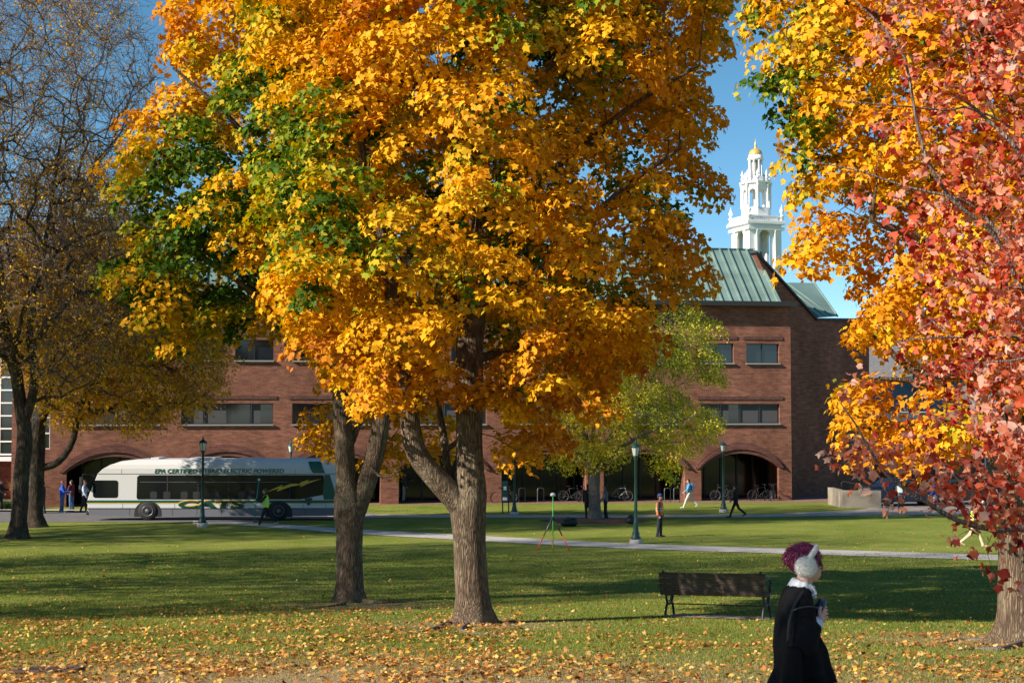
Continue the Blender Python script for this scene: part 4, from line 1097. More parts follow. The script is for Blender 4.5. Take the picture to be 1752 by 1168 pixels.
locust('dark twisted honey locust with bare twigs, front one of the pair at the left edge', b1, b1.y,
       [(28, 926, 0, .40), (32, 890, 0, .33), (38, 800, 0, .31), (42, 740, 0, .30), (36, 700, 0, .27), (28, 640, 0, .24), (14, 600, 0, .2), (5, 520, 0, .17), (-5, 400, 0, .12), (-5, 250, 0, .08), (0, 100, 0, .04)],
       [[(40, 720, 0, .24), (52, 690, 0, .2), (60, 640, 0, .17), (50, 560, 0, .14), (70, 460, 0, .1), (90, 330, 0, .07), (110, 200, 0, .04)],
        [(20, 610, 0, .15), (60, 520, -1, .11), (110, 455, -2, .09), (170, 420, -2.5, .06), (260, 400, -3, .03)], [(50, 600, 0, .14), (120, 500, 1, .1), (180, 510, 1.5, .08), (240, 545, 2, .04)]],
       [(-420, 60), (-380, -250), (0, -420), (180, -250), (235, -20), (262, 130), (255, 300), (262, 420), (250, 540), (200, 620), (110, 690), (60, 640), (-60, 640), (-300, 560)], 9000, 31, spacing=.86, R=7., leafn=34, lsize=.145, twig=.0085,
       dens=lambda x, y, d: np.where(x < -60, .35, 1.) * np.where(y < -80, .4, 1.))
locust('back honey locust of the left pair, its thin yellow leaves reaching over the bus', b2, b2.y,
       [(58, 905, 0, .46), (60, 880, 0, .37), (62, 820, 0, .34), (65, 760, 0, .32), (68, 720, 0, .28), (78, 690, 0, .22), (84, 600, 0, .17), (100, 500, 0, .12), (110, 380, 0, .07)],
       [[(66, 800, 0, .18), (90, 796, 0, .16), (110, 780, 0, .15), (126, 750, 0, .14), (136, 700, 0, .12), (170, 640, 0, .09), (230, 580, 0, .06), (300, 560, 0, .04)],
        [(74, 700, 0, .18), (120, 620, -1, .12), (200, 560, -2, .08), (300, 530, -3, .04)]],
       [(60, 300), (130, 230), (200, 330), (270, 420), (330, 500), (385, 560), (390, 640), (350, 690), (285, 720), (230, 735), (180, 700), (120, 735), (70, 690), (20, 600), (10, 400)], 6000, 32, spacing=.84, R=5., leafn=105, lsize=.20, twig=.0085)
# ================================================================== OBJECTS
M_white_p = mat('white coach paint', (.57, .57, .585), .3, spec=.5)
M_grey_p = mat('grey skirt paint', (.13, .135, .16), .45)
M_green_p = mat('green paint', (.008, .085, .055), .35)
M_green_d = mat('deep green vinyl', (.006, .05, .03), .4)
M_gold_p = mat('gold vinyl', (.62, .38, .04), .5)
M_tint = mat('tinted window', (.008, .009, .011), .12, spec=.35)
M_rub = mat('rubber', (.015, .015, .017), .8)
M_rim = mat('steel rim', (.17, .17, .18), .45, metal=.6)
M_black = mat('black plastic', (.012, .012, .013), .6)
M_dgreen = mat('dark green iron', (.014, .06, .05), .45, .2, 5)
M_navyiron = mat('dark blue green iron', (.010, .035, .035), .45)
M_lampglass = mat('lamp glass', (.62, .62, .55), .3)
M_skin = mat('skin', (.55, .30, .22), .6)
M_shoe = mat('dark shoe', (.02, .02, .02), .7)
M_wshoe = mat('white shoe', (.7, .68, .63), .7)
# ---- bus
BY = 70.0; s34 = F / BY / cp
b0 = P(148, 889, BY)
bus = thing('hybrid_bus', 'white transit bus with green stripes and dark window band behind the lamp post', 'bus', (b0.x, BY, float(gz(BY)) + .02))
S = 34.76
bx = lambda px, py: ((px - 148) / S, (889.5 - py) / S)
prof = [(.12, .28), (.02, .5), (.0, 1.0), (.10, 1.35), (.33, 1.95), (.50, 2.38), (.75, 2.62), (1.1, 2.82), (1.6, 3.0), (2.4, 3.08), (4, 3.09), (12.35, 3.09), (12.5, 2.9), (12.5, 1.0), (12.42, .28), (10.3, .20), (8.8, .20), (3.6, .20), (2.4, .20), (.9, .24)]
bm = NB()
lay = [(0, 2.62), (.05, 2.82), (.16, 2.98), (.34, 9), (2.21, 9), (2.39, 2.98), (2.5, 2.82), (2.55, 2.62)]
rg = []
for y, zc in lay:
    ins = 0 if zc > 5 else (.05 if zc < 2.8 else .02)
    rg.append([bm.verts.new((x + (ins if x < 1.5 else 0), y, min(z, zc) if zc < 5 else z)) for x, z in prof])
n = len(prof)
for i in range(len(rg) - 1):
    for k in range(n): 
        f = bm.faces.new((rg[i][k], rg[i + 1][k], rg[i + 1][(k + 1) % n], rg[i][(k + 1) % n])); f.smooth = False
bm.faces.new(rg[0][::-1]); bm.faces.new(rg[-1])
bmesh.ops.recalc_face_normals(bm, faces=bm.faces)
obj('body', bm, M_white_p, bus)
axb = lambda u, v, d: Vector((u, d, v))
def rrect(x0, x1, z0, z1, r, n=4):
    out = []
    for cx, cz, a0 in ((x1 - r, z0 + r, -PI / 2), (x1 - r, z1 - r, 0), (x0 + r, z1 - r, PI / 2), (x0 + r, z0 + r, PI)):
        for k in range(n + 1): out.append((cx + r * math.cos(a0 + PI / 2 * k / n), cz + r * math.sin(a0 + PI / 2 * k / n)))
    return out
def side(name, loop, m, d=-.012, par=bus, back=.02):
    bm = NB(); prism(bm, loop, d, back, axb); bmesh.ops.recalc_face_normals(bm, faces=bm.faces); return obj(name, bm, m, par)
band = rrect(2.45, 11.62, 1.05, 2.29, .1)
band = [(2.5, 1.06), (10.45, 1.06), (11.62, 1.30), (11.62, 2.26), (11.58, 2.3), (2.58, 2.3), (2.46, 2.2), (2.44, 1.15)]
wb_ = side('side_window', band, M_tint, -.014)
for x in (3.95, 5.45, 6.95, 8.45, 9.95, 10.9): side('window_divider', [(x - .03, 1.1), (x + .03, 1.1), (x + .03, 2.26), (x - .03, 2.26)], M_black, -.024, wb_, -.015)
side('driver_window', rrect(.30, 1.52, 1.14, 2.03, .12), M_tint, -.014)
for x0_, x1_ in ((2.6, 3.9), (4.0, 5.4), (5.5, 6.9), (7.0, 8.4), (8.5, 9.9)): side('hopper_bar', [(x0_, 1.93), (x1_, 1.93), (x1_, 1.955), (x0_, 1.955)], M_rim, -.020, wb_, -.015)
M_seam = mat('panel seam', (.16, .16, .165), .7)
for x_ in (1.75, 4.3, 5.6, 6.9, 8.2, 10.6, 11.7): side('panel_seam', [(x_, .62), (x_ + .018, .62), (x_ + .018, .83), (x_, .83)], M_seam, -.006)
for x_ in (2.1, 4.2, 5.4, 6.6, 7.8, 10.7): side('panel_seam', [(x_, .24), (x_ + .018, .24), (x_ + .018, .56), (x_, .56)], M_black, -.0125)
for x_ in (1.68, 5.0, 8.3, 10.2): side('panel_seam', [(x_, 2.375), (x_ + .015, 2.375), (x_ + .015, 2.6), (x_, 2.6)], M_seam, -.006)
M_seat = mat('dim seat shape', (.012, .013, .017), .8)
for x_ in (3.1, 3.75, 4.6, 5.2, 6.3, 7.4, 7.9): side('seat_back', rrect(x_, x_ + .34, 1.10, 1.46, .08), M_seat, -.0165, wb_, -.0142)
side('skirt_panel', [(.14, .27), (.9, .23), (3.6, .19), (12.4, .22), (12.42, .56), (.05, .60)], M_grey_p, -.008)
side('trim_line', [(.02, .57), (12.45, .57), (12.45, .615), (.02, .615)], M_black, -.016)
side('trim_line', [(.52, 2.345), (12.45, 2.345), (12.45, 2.37), (.54, 2.37)], M_black, -.010)
side('green_stripe', [(.0, .88), (12.3, .88), (12.3, 1.01), (.02, 1.01)], M_green_p, -.010)
side('gold_stripe', [(.0, .84), (12.3, .84), (12.3, .878), (.0, .878)], M_gold_p, -.010)
side('green_swoosh', [bx(553, 809), bx(562, 809), bx(573, 847), bx(568, 853), bx(552, 853), bx(550, 842)], M_green_p, -.018)
# roof part of the swoosh follows the cove
q = [bx(524, 786), bx(546, 786), bx(554, 807), bx(533, 807)]
bm = NB()
pts = [(q[0][0], .15, 2.985), (q[1][0], .15, 2.985), (q[1][0] + .07, .035, 2.80), (q[1][0] + .13, -.012, 2.62), (q[2][0], -.012, q[2][1] + .02), (q[3][0], -.012, q[3][1] + .02), (q[0][0] + .13, -.012, 2.62), (q[0][0] + .07, .035, 2.80)]
vv = [bm.verts.new((a, b - .008, c + .006)) for a, b, c in pts]
bm.faces.new((vv[0], vv[1], vv[2], vv[7])); bm.faces.new((vv[7], vv[2], vv[3], vv[6])); bm.faces.new((vv[6], vv[3], vv[4], vv[5]))
obj('green_swoosh', bm, M_green_p, bus)
bolt = [(453, 839.5), (470, 831.5), (482, 826), (479.5, 830.5), (496, 824.5), (511, 824.5), (512, 822), (526, 817), (523.5, 820.5), (549, 815.5), (525, 824), (527, 823.2), (511, 830.5), (513.5, 826.5), (496, 829.5), (471, 838.5), (475, 833)]
side('lightning_bolt', [bx(a, b + .5) for a, b in bolt], M_gold_p, -.03)
def lettering(name, txt, px0, px1, pyb, pyt, m, par, shear=.35, d=-.03, origin=None, bold=.01):
    me = text_mesh(txt, 1, shear, bold, .004); co = np.array([v.co[:] for v in me.vertices]); mn, mx_ = co.min(0), co.max(0)
    (x0, z0), (x1, z1) = bx(px0, pyb), bx(px1, pyt)
    for v in me.vertices:
        v.co = (x0 + (v.co.x - mn[0]) / (mx_[0] - mn[0]) * (x1 - x0), d - v.co.z * .5, z0 + (v.co.y - mn[1]) / (mx_[1] - mn[1]) * (z1 - z0))
    me.materials.clear(); me.materials.append(m); return link(name, me, par)
lettering('lettering', 'EPA CERTIFIED HYBRID ELECTRIC POWERED', 263, 484, 806.3, 798.6, M_green_p, bus, .22, -.02, bold=.022)
lettering('lettering', 'CATS', 303.4, 416.8, 867.0, 853.6, M_gold_p, bus, .12, -.022, bold=.06)
lettering('lettering', 'CATS', 304.4, 418, 868.6, 855.2, M_green_d, bus, .12, -.030, bold=.055)
# small emblem: walking cat-like dark mark behind the rear wheel
em = [(519, 851), (523, 850), (526, 852), (531, 849.5), (533, 852), (530, 855), (529, 862), (526, 863.5), (523, 862), (524, 858), (520, 860), (518, 857), (521, 855)]
side('emblem', [bx(a, b) for a, b in em], mat('emblem ink', (.03, .06, .04), .6), -.018)
for wx in (3.0, 9.42):
    bm = NB(); ar = []
    for k in range(15): a = PI * k / 14; ar.append((wx + .66 * math.cos(a), .36 + .62 * math.sin(a)))
    prism(bm, [(wx + .66, .17)] + ar + [(wx - .66, .17)], -.02, .1, axb); bmesh.ops.recalc_face_normals(bm, faces=bm.faces); obj('wheel_arch', bm, M_black, bus)
    for yy, dr in ((-.06, 1), (2.3, -1)):
        w_ = NB(); pr = [(.20, .0), (.28, -.005), (.44, .0), (.475, .05), (.475, .25), (.44, .3), (.2, .3)]
        lathe(w_, pr, seg=28); bmesh.ops.transform(w_, matrix=Matrix.Translation((wx, yy, .475)) @ Matrix.Rotation(-PI / 2, 4, 'X') , verts=w_.verts)
        wh = obj('wheel', w_, M_rub, bus)
        w_ = NB(); lathe(w_, [(.05, -.05), (.09, -.05), (.1, .02), (.2, .06), (.25, .0), (.275, -.012), (.275, .1)], seg=24)
        for k in range(8): a = k * PI / 4; lathe(w_, [(.018, -.02), (.018, .04)], (.15 * math.cos(a), .15 * math.sin(a), 0), 6)
        bmesh.ops.transform(w_, matrix=Matrix.Translation((wx, yy - .012, .475)) @ Matrix.Rotation(-PI / 2, 4, 'X'), verts=w_.verts)
        obj('rim', w_, M_rim, wh)
for (x0, x1, h) in ((3.0, 3.4, .08), (4.9, 6.2, .07), (9.8, 10.4, .05), (7.2, 8.6, .04)):
    bm = NB(); box(bm, x0, x1, .5, 2.0, 3.085, 3.09 + h, bev=.015); obj('roof_unit', bm, M_white_p, bus)
bm = NB(); box(bm, -.012, .06, .2, 2.35, 1.35, 2.3); 
bm.free(); bm = NB(); poly(bm, [(.02, .2, 1.05), (.02, 2.35, 1.05), (.26, 2.3, 2.2), (.26, .25, 2.2)][::-1]); bmesh.ops.translate(bm, vec=(-.06, 0, 0), verts=bm.verts); obj('windscreen', bm, M_tint, bus)
for yy in (.25, 2.1):
    bm = NB(); box(bm, -.03, .06, yy, yy + .25, .55, .72, bev=.02); obj('headlight', bm, M_lampglass, bus)
bm = NB(); tube(bm, [(.3, .1, 2.3), (-.15, -.15, 2.35), (-.2, -.2, 2.2)], .02, 6); box(bm, -.28, -.14, -.32, -.1, 1.75, 2.2, bev=.03); obj('mirror', bm, M_black, bus)
bm = NB(); box(bm, -.1, .3, .2, 2.3, .25, .48, bev=.04); obj('bumper', bm, M_black, bus)

bus.scale = (1, 1, .957)
# ---- street lamps
def lamp(label, px, py, top_py, m=M_dgreen, loc=None, foot=True):
    g = loc or G(px, py); H = (P(px, top_py, g.y).z - g.z)
    t = thing('street_lamp', label, 'street lamp', g, group='post lamps on the lawn'); k = H / 4.0
    bm = NB(); lathe(bm, [(.25 * k, -.2), (.25 * k, .16 * k), (.23 * k, .19 * k)], seg=20); obj('footing', bm, M_conc, t)
    bm = NB(); lathe(bm, [(.19 * k, .19 * k), (.19 * k, .26 * k), (.14 * k, .33 * k), (.15 * k, .42 * k), (.11 * k, .52 * k), (.095 * k, .8 * k), (.10 * k, .84 * k), (.07 * k, .9 * k), (.066 * k, 1.2 * k), (.05 * k, 3.28 * k), (.075 * k, 3.31 * k), (.06 * k, 3.36 * k), (.09 * k, 3.42 * k), (.10 * k, 3.46 * k)], seg=16); obj('post', bm, m, t)
    bm = NB(); lathe(bm, [(.09 * k, 3.461 * k), (.10 * k, 3.48 * k), (.155 * k, 3.80 * k)], seg=8, smooth=False); obj('lamp_glass', bm, M_lampglass, t)
    bm = NB()
    for j in range(4):
        a = j * PI / 2; tube(bm, [(.10 * k * math.cos(a), .10 * k * math.sin(a), 3.46 * k), (.165 * k * math.cos(a), .165 * k * math.sin(a), 3.81 * k)], .012 * k, 5)
    lathe(bm, [(.10 * k, 3.80 * k), (.20 * k, 3.802 * k), (.19 * k, 3.84 * k), (.13 * k, 3.90 * k), (.08 * k, 3.93 * k), (.05 * k, 3.97 * k), (.03 * k, 3.98 * k), (.035 * k, 4.02 * k), (.008 * k, 4.12 * k)], seg=12)
    obj('lamp_cap', bm, m, t); return t
lamp('green post lamp on a pale footing beside the person in the orange vest', 1088, 930, 756)
lamp('dark post lamp standing in front of the bus', 346, 901, 750, M_navyiron)
lamp('green post lamp in front of the rightmost arch', 1238, 876, 755)
lamp('green post lamp hidden by orange leaves beside the small green sign', 880, 880, 765)
gq = P(497, 880, 78.); gq.z = float(gz(78)); lamp('green post lamp of which only the lantern shows above the bus roof', 497, 880, 756, loc=gq)
lamp('dark post lamp behind the red leaves near the right edge', 1677, 872, 760, M_navyiron)

# ---- small green sign on two posts
g = G(864, 877); t = thing('sign', 'small green and white information sign on two short posts beside the arcade lawn', 'sign', g)
bm = NB(); box(bm, -.17, .17, -.02, .02, .55, 1.75, bev=.01); sp_ = obj('sign_panel', bm, M_dgreen, t)
for x in (-.13, .2):
    bm = NB(); box(bm, x - .035, x + .035, .022, .08, -.2, 1.2); obj('post', bm, M_navyiron, t)
bm = NB(); box(bm, -.12, .12, -.027, -.021, .70, .86); obj('white_marking', bm, M_white, sp_); bm = NB(); box(bm, -.08, .08, -.027, -.021, 1.25, 1.45); obj('white_marking', bm, M_white, sp_)

# ---- survey tripod
g = G(946, 943); t = thing('survey_tripod', 'green survey pole on a tripod with red legs standing on the lawn', 'tripod', (g.x, g.y, g.z))
M_lime = mat('lime green pole', (.06, .55, .07), .4); M_redp = mat('fluorescent red', (.75, .06, .04), .4)
bm = NB(); tube(bm, [(0, 0, 0), (0, 0, 1.98)], .018, 8); obj('pole', bm, M_lime, t)
bm = NB(); lathe(bm, [(.03, 1.96), (.09, 1.98), (.10, 2.03), (.07, 2.08), (.02, 2.1)], seg=14); obj('receiver', bm, mat('receiver', (.55, .56, .57), .4), t)
bm = NB(); lathe(bm, [(.05, 1.12), (.08, 1.14), (.08, 1.2), (.03, 1.24)], seg=10); obj('clamp', bm, M_black, t)
for a in (PI + .25, -.25, PI / 2):
    e = Vector((.62 * math.cos(a), .62 * math.sin(a), -.02 if math.sin(a) > .9 else .02)); k = Vector((.04 * math.cos(a), .04 * math.sin(a), 1.16)); mid = k.lerp(e, .52)
    bm = NB(); tube(bm, [k, mid], .022, 6); lg_ = obj('leg', bm, M_black if a != PI + .25 else M_rim, t)
    bm = NB(); tube(bm, [mid, e], .02, 6); obj('lower_leg', bm, M_redp, lg_)

# ---- bench seen from behind
gb0 = G(1139, 1054); ang = -rad(27)
bench = thing('park_bench', 'brown slatted park bench with black iron arms, seen from behind on the lawn', 'bench', gb0, ang)
M_wood = mat('weathered bench wood', (.055, .034, .027), .7, .3, 6, stretch=(.4, 6, 6)); M_iron = mat('black cast iron', (.018, .018, .02), .5)
BL = 1.86
def zl(x, y):  # ground height under a bench point, local
    wy = gb0.y + x * math.sin(ang) + y * math.cos(ang); return float(gz(wy)) - gb0.z
tiltz = zl(BL, 0) / BL
shz = lambda x: x * tiltz
for x in (0.0, BL):
    z0 = shz(x); bm = NB(); r = .021
    def cv(pts, rr=r): 
        a, b = smooth_path([(x, p, z0 + q) for p, q in pts], [rr] * len(pts), .03); tube(bm, a, rr, 8)
    cv([(-.09, .81), (-.105, .85), (-.14, .85), (-.135, .81)], .02)
    cv([(-.10, .83), (-.06, .68), (-.01, .50), (.03, .36), (.08, .25), (.16, .215), (.22, .22)])           # back post into rail
    cv([(.10, .25), (.03, .16), (-.01, .06), (-.03, -.02)], .024)                                        # rear leg
    cv([(.30, .25), (.37, .17), (.41, .06), (.43, -.02)], .024)                                          # front leg
    cv([(.08, .25), (.2, .22), (.32, .25), (.36, .32), (.38, .38)], .023)
    cv([(.01, .40), (.15, .385), (.30, .39), (.46, .41)], .02)                                           # seat bearer
    cv([(.04, .40), (.08, .30), (.17, .27), (.26, .30), (.30, .39)], .014)
    cv([(-.04, .66), (.10, .67), (.28, .69), (.42, .67), (.50, .60), (.47, .50), (.42, .48), (.40, .53), (.44, .56)], .02)
    cv([(.44, .41), (.43, .48), (.42, .52)], .018)
    obj('end_frame', bm, M_iron, bench)
for k in range(4):
    v = .455 + k * .108; y = -.035 - (v - .5) * .19
    bm = NB(); box(bm, -.09 + .0, BL + .09, -.016, .016, -.047, .047, bev=.008); bmesh.ops.transform(bm, matrix=Matrix.Translation((0, y - .028, v)) @ Matrix.Rotation(rad(10), 4, 'X'), verts=bm.verts)
    for q in bm.verts: q.co.z += shz(q.co.x)
    obj('back_slat', bm, M_wood, bench)
for k in range(4):
    bm = NB(); box(bm, -.06, BL + .06, .05 + k * .105, .14 + k * .105, .425, .45, bev=.008)
    for q in bm.verts: q.co.z += shz(q.co.x)
    obj('seat_slat', bm, M_wood, bench)
bm = NB(); tube(bm, [(0, .2, .215 + shz(0)), (BL, .2, .215 + shz(BL))], .012, 6); obj('tie_bar', bm, M_iron, bench)
bm = NB(); R_ = Matrix.Rotation(ang, 3, 'Z'); cols_ = []
for i in range(13):
    row = []
    for j in range(5):
        p = R_ @ Vector((-.02 + i * (BL + .1) / 12 + .03 * math.sin(i * 2.1 + j), -.20 + j * .20 + .03 * math.sin(i * 1.3), 0)); row.append(bm.verts.new((gb0.x + p.x, gb0.y + p.y, float(gz(gb0.y + p.y)) + .016)))
    cols_.append(row)
for i in range(12):
    for j in range(4): bm.faces.new((cols_[i][j], cols_[i + 1][j], cols_[i + 1][j + 1], cols_[i][j + 1]))
tag(obj('bench_pad', bm, mat('worn earth', (.26, .19, .15), .95, .3, 5, bump=.4)), kind='structure')

# ---- bicycles
M_cable = mat('bicycle frame grey', (.25, .26, .28), .35, metal=.3)
def bicycle(name, label, loc, rz, fm):
    t = thing(name, label, 'bicycle', loc, rz, 'bicycles parked along the arcade')
    for x in (-.52, .52):
        bm = NB(); tube(bm, [(x + .33 * math.cos(a), 0, .34 + .33 * math.sin(a)) for a in [2 * PI * k / 26 for k in range(27)]], .022, 6, cap=False); wh = obj('tyre', bm, M_rub, t)
        bm = NB(); tube(bm, [(x + .305 * math.cos(a), 0, .34 + .305 * math.sin(a)) for a in [2 * PI * k / 26 for k in range(27)]], .012, 4, cap=False)
        for k in range(12):
            a = 2 * PI * k / 12; tube(bm, [(x, .01 * (-1) ** k, .34), (x + .3 * math.cos(a), 0, .34 + .3 * math.sin(a))], .004, 3)
        lathe(bm, [(.03, -.04), (.03, .04)], seg=8); obj('rim', bm, M_rim, wh)
    bm = NB(); BB = (-.05, 0, .29); ST = (-.17, 0, .80); HT = (.36, 0, .86); HB = (.40, 0, .68)
    for a, b in ((BB, ST), (BB, HB), (ST, HT), (HT, HB), (BB, (-.52, 0, .34)), (ST, (-.52, 0, .34)), (HB, (.52, 0, .34))): tube(bm, [a, b], .02, 8)
    obj('frame', bm, fm, t)
    bm = NB(); tube(bm, [(-.17, 0, .8), (-.2, 0, .93)], .014, 6); box(bm, -.33, -.07, -.06, .06, .93, .98, bev=.02); obj('saddle', bm, M_black, t)
    bm = NB(); tube(bm, [(.36, 0, .86), (.35, 0, 1.0)], .015, 6); tube(bm, [(.32, -.3, 1.03), (.4, -.15, 1.02), (.36, 0, 1.0), (.4, .15, 1.02), (.32, .3, 1.03)], .014, 6); obj('handlebar', bm, M_black, t)
    bm = NB(); lathe(bm, [(.09, -.01), (.09, .01)], seg=14); bmesh.ops.transform(bm, matrix=Matrix.Translation((-.05, -.05, .29)) @ Matrix.Rotation(PI / 2, 4, 'X'), verts=bm.verts); tube(bm, [(-.05, -.06, .29), (.1, -.07, .2), (.1, -.15, .2)], .012, 5); tube(bm, [(-.05, .06, .29), (-.2, .07, .38), (-.2, .15, .38)], .012, 5); obj('crank', bm, M_black, t)
    return t
bk0 = bicycle('bicycle', 'black bicycle leaning left of the small yellow green tree', G(978, 857.5), .1, M_black)
for px, py, rz, lab in ((1000, 857.5, .9, 'black bicycle turned towards the lawn, close to the left of the small tree'), (1238, 856.5, PI, 'dark bicycle left in the rightmost arch behind the lamp post'), (1300, 856, .3, 'pale bicycle in the middle of the rightmost arch'), (1322, 856, 1.2, 'bicycle at the right jamb of the rightmost arch'), (862, 860, .2, 'bicycle behind the small green sign')):
    copy_tree(bk0, G(px, py), rz, lab)
bicycle('bicycle', 'silver framed bicycle right of the small tree trunk', G(1060, 857.5), 0, M_cable)
def rack(px, py, label):
    t = thing('bicycle_rack', label, 'bicycle rack', G(px, py), 0.5, 'hoop racks by the arcade')
    bm = NB(); a, b = smooth_path([(-.22, 0, -.1), (-.22, 0, .75), (-.15, 0, .88), (.15, 0, .88), (.22, 0, .75), (.22, 0, -.1)], [.025] * 6, .08); tube(bm, a, .025, 8); obj('hoop', bm, M_rim, t)
    for x in (-.22, .22): bm = NB(); lathe(bm, [(.06, 0), (.06, .02), (.03, .03)], (x, 0, 0), 10); obj('base_plate', bm, M_rim, t)
for px, lab in ((893, 'hoop rack nearest the small green sign'), (925, 'hoop rack between the sign lamp and the bicycles'), (1142, 'hoop rack left of the rightmost arch pillar'), (1158, 'second hoop rack beside the rightmost arch pillar')): rack(px, 859, lab)

# ---- cars behind the red leaves
def car(label, loc, rz, col):
    t = thing('parked_car', label, 'car', loc, rz, 'cars parked on the right')
    mp_ = mat('car paint', col, .25, spec=.6)
    pr = [(-2.2, .35), (-2.25, .7), (-2.1, .92), (-1.3, 1.0), (-.75, 1.42), (.2, 1.48), (1.05, 1.40), (1.75, 1.02), (2.15, .95), (2.22, .6), (2.15, .32), (1.7, .26), (-1.7, .26)]
    bm = NB(); prism(bm, pr, -.86, .86, axb); bmesh.ops.recalc_face_normals(bm, faces=bm.faces); bmesh.ops.bevel(bm, geom=[e for e in bm.edges], offset=.07, segments=2, affect='EDGES'); bd = obj('body', bm, mp_, t)
    bm = NB()
    for y0, y1 in ((-.875, -.855), (.855, .875)):
        prism(bm, [(-1.12, 1.02), (-.70, 1.36), (.10, 1.40), (.10, 1.02)], y0, y1, axb); prism(bm, [(.18, 1.02), (.18, 1.40), (1.0, 1.34), (1.5, 1.03)], y0, y1, axb)
    obj('window', bm, M_tint, t)
    for x in (-1.38, 1.38):
        for yy in (-.9, .7):
            bm = NB(); lathe(bm, [(.18, 0), (.30, 0), (.33, .03), (.33, .17), (.3, .2), (.18, .2)], seg=20); bmesh.ops.transform(bm, matrix=Matrix.Translation((x, yy, .33)) @ Matrix.Rotation(-PI / 2, 4, 'X'), verts=bm.verts); wh = obj('wheel', bm, M_rub, t)
            bm = NB(); lathe(bm, [(.04, -.01), (.18, .01), (.2, -.01), (.2, .1)], seg=14); bmesh.ops.transform(bm, matrix=Matrix.Translation((x, yy - .005, .33)) @ Matrix.Rotation(-PI / 2, 4, 'X'), verts=bm.verts); obj('rim', bm, M_rim, wh)
    for yy in (-.7, .45):
        bm = NB(); box(bm, -2.26, -2.14, yy, yy + .28, .62, .78, bev=.02); obj('headlight', bm, M_lampglass, t)
    return t
car('dark blue parked car right of the concrete ramp wall', G(1548, 864), rad(8), (.008, .02, .05))
car('black parked car behind the person in blue by the red leaves', G(1640, 862), rad(4), (.012, .014, .018))
car('blue car parked in the second row behind the dark blue one', G(1535, 857), rad(12), (.008, .022, .05))

# ---- people
def finger_set(wr, d, side_, s=1., curl=.4, nrm=Vector((0, 0, -1))):
    """palm and five separate fingers as capsule primitives"""
    d = d.normalized(); side_ = (side_ - d * side_.dot(d)).normalized(); n = d.cross(side_)
    if n.dot(nrm) < 0: n = -n
    out = [('c', wr, wr + d * .035 * s, .022 * s, .026 * s), ('c', wr + d * .03 * s + side_ * .014 * s, wr + d * .075 * s + side_ * .022 * s, .017 * s, .014 * s), ('c', wr + d * .03 * s - side_ * .014 * s, wr + d * .07 * s - side_ * .022 * s, .017 * s, .013 * s)]
    fing = []
    for k, (o, L) in enumerate(((.030, .062), (.011, .072), (-.010, .068), (-.029, .052))):
        a = wr + d * .078 * s + side_ * o * s; b = a + (d * math.cos(curl) + n * math.sin(curl)) * L * .5 * s; c = b + (d * math.cos(curl * 2.4) + n * math.sin(curl * 2.4)) * L * .5 * s
        fing.append(([a - d * .015 * s, b, c], [.0095 * s, .0088 * s, .0072 * s]))
    a = wr + d * .03 * s + side_ * .026 * s; b = a + (d * .6 + side_ * .6 + n * .3).normalized() * .034 * s; c = b + (d * .9 + side_ * .1 + n * .4).normalized() * .028 * s
    fing.append(([a, b, c], [.012 * s, .0105 * s, .0085 * s])); return out, fing
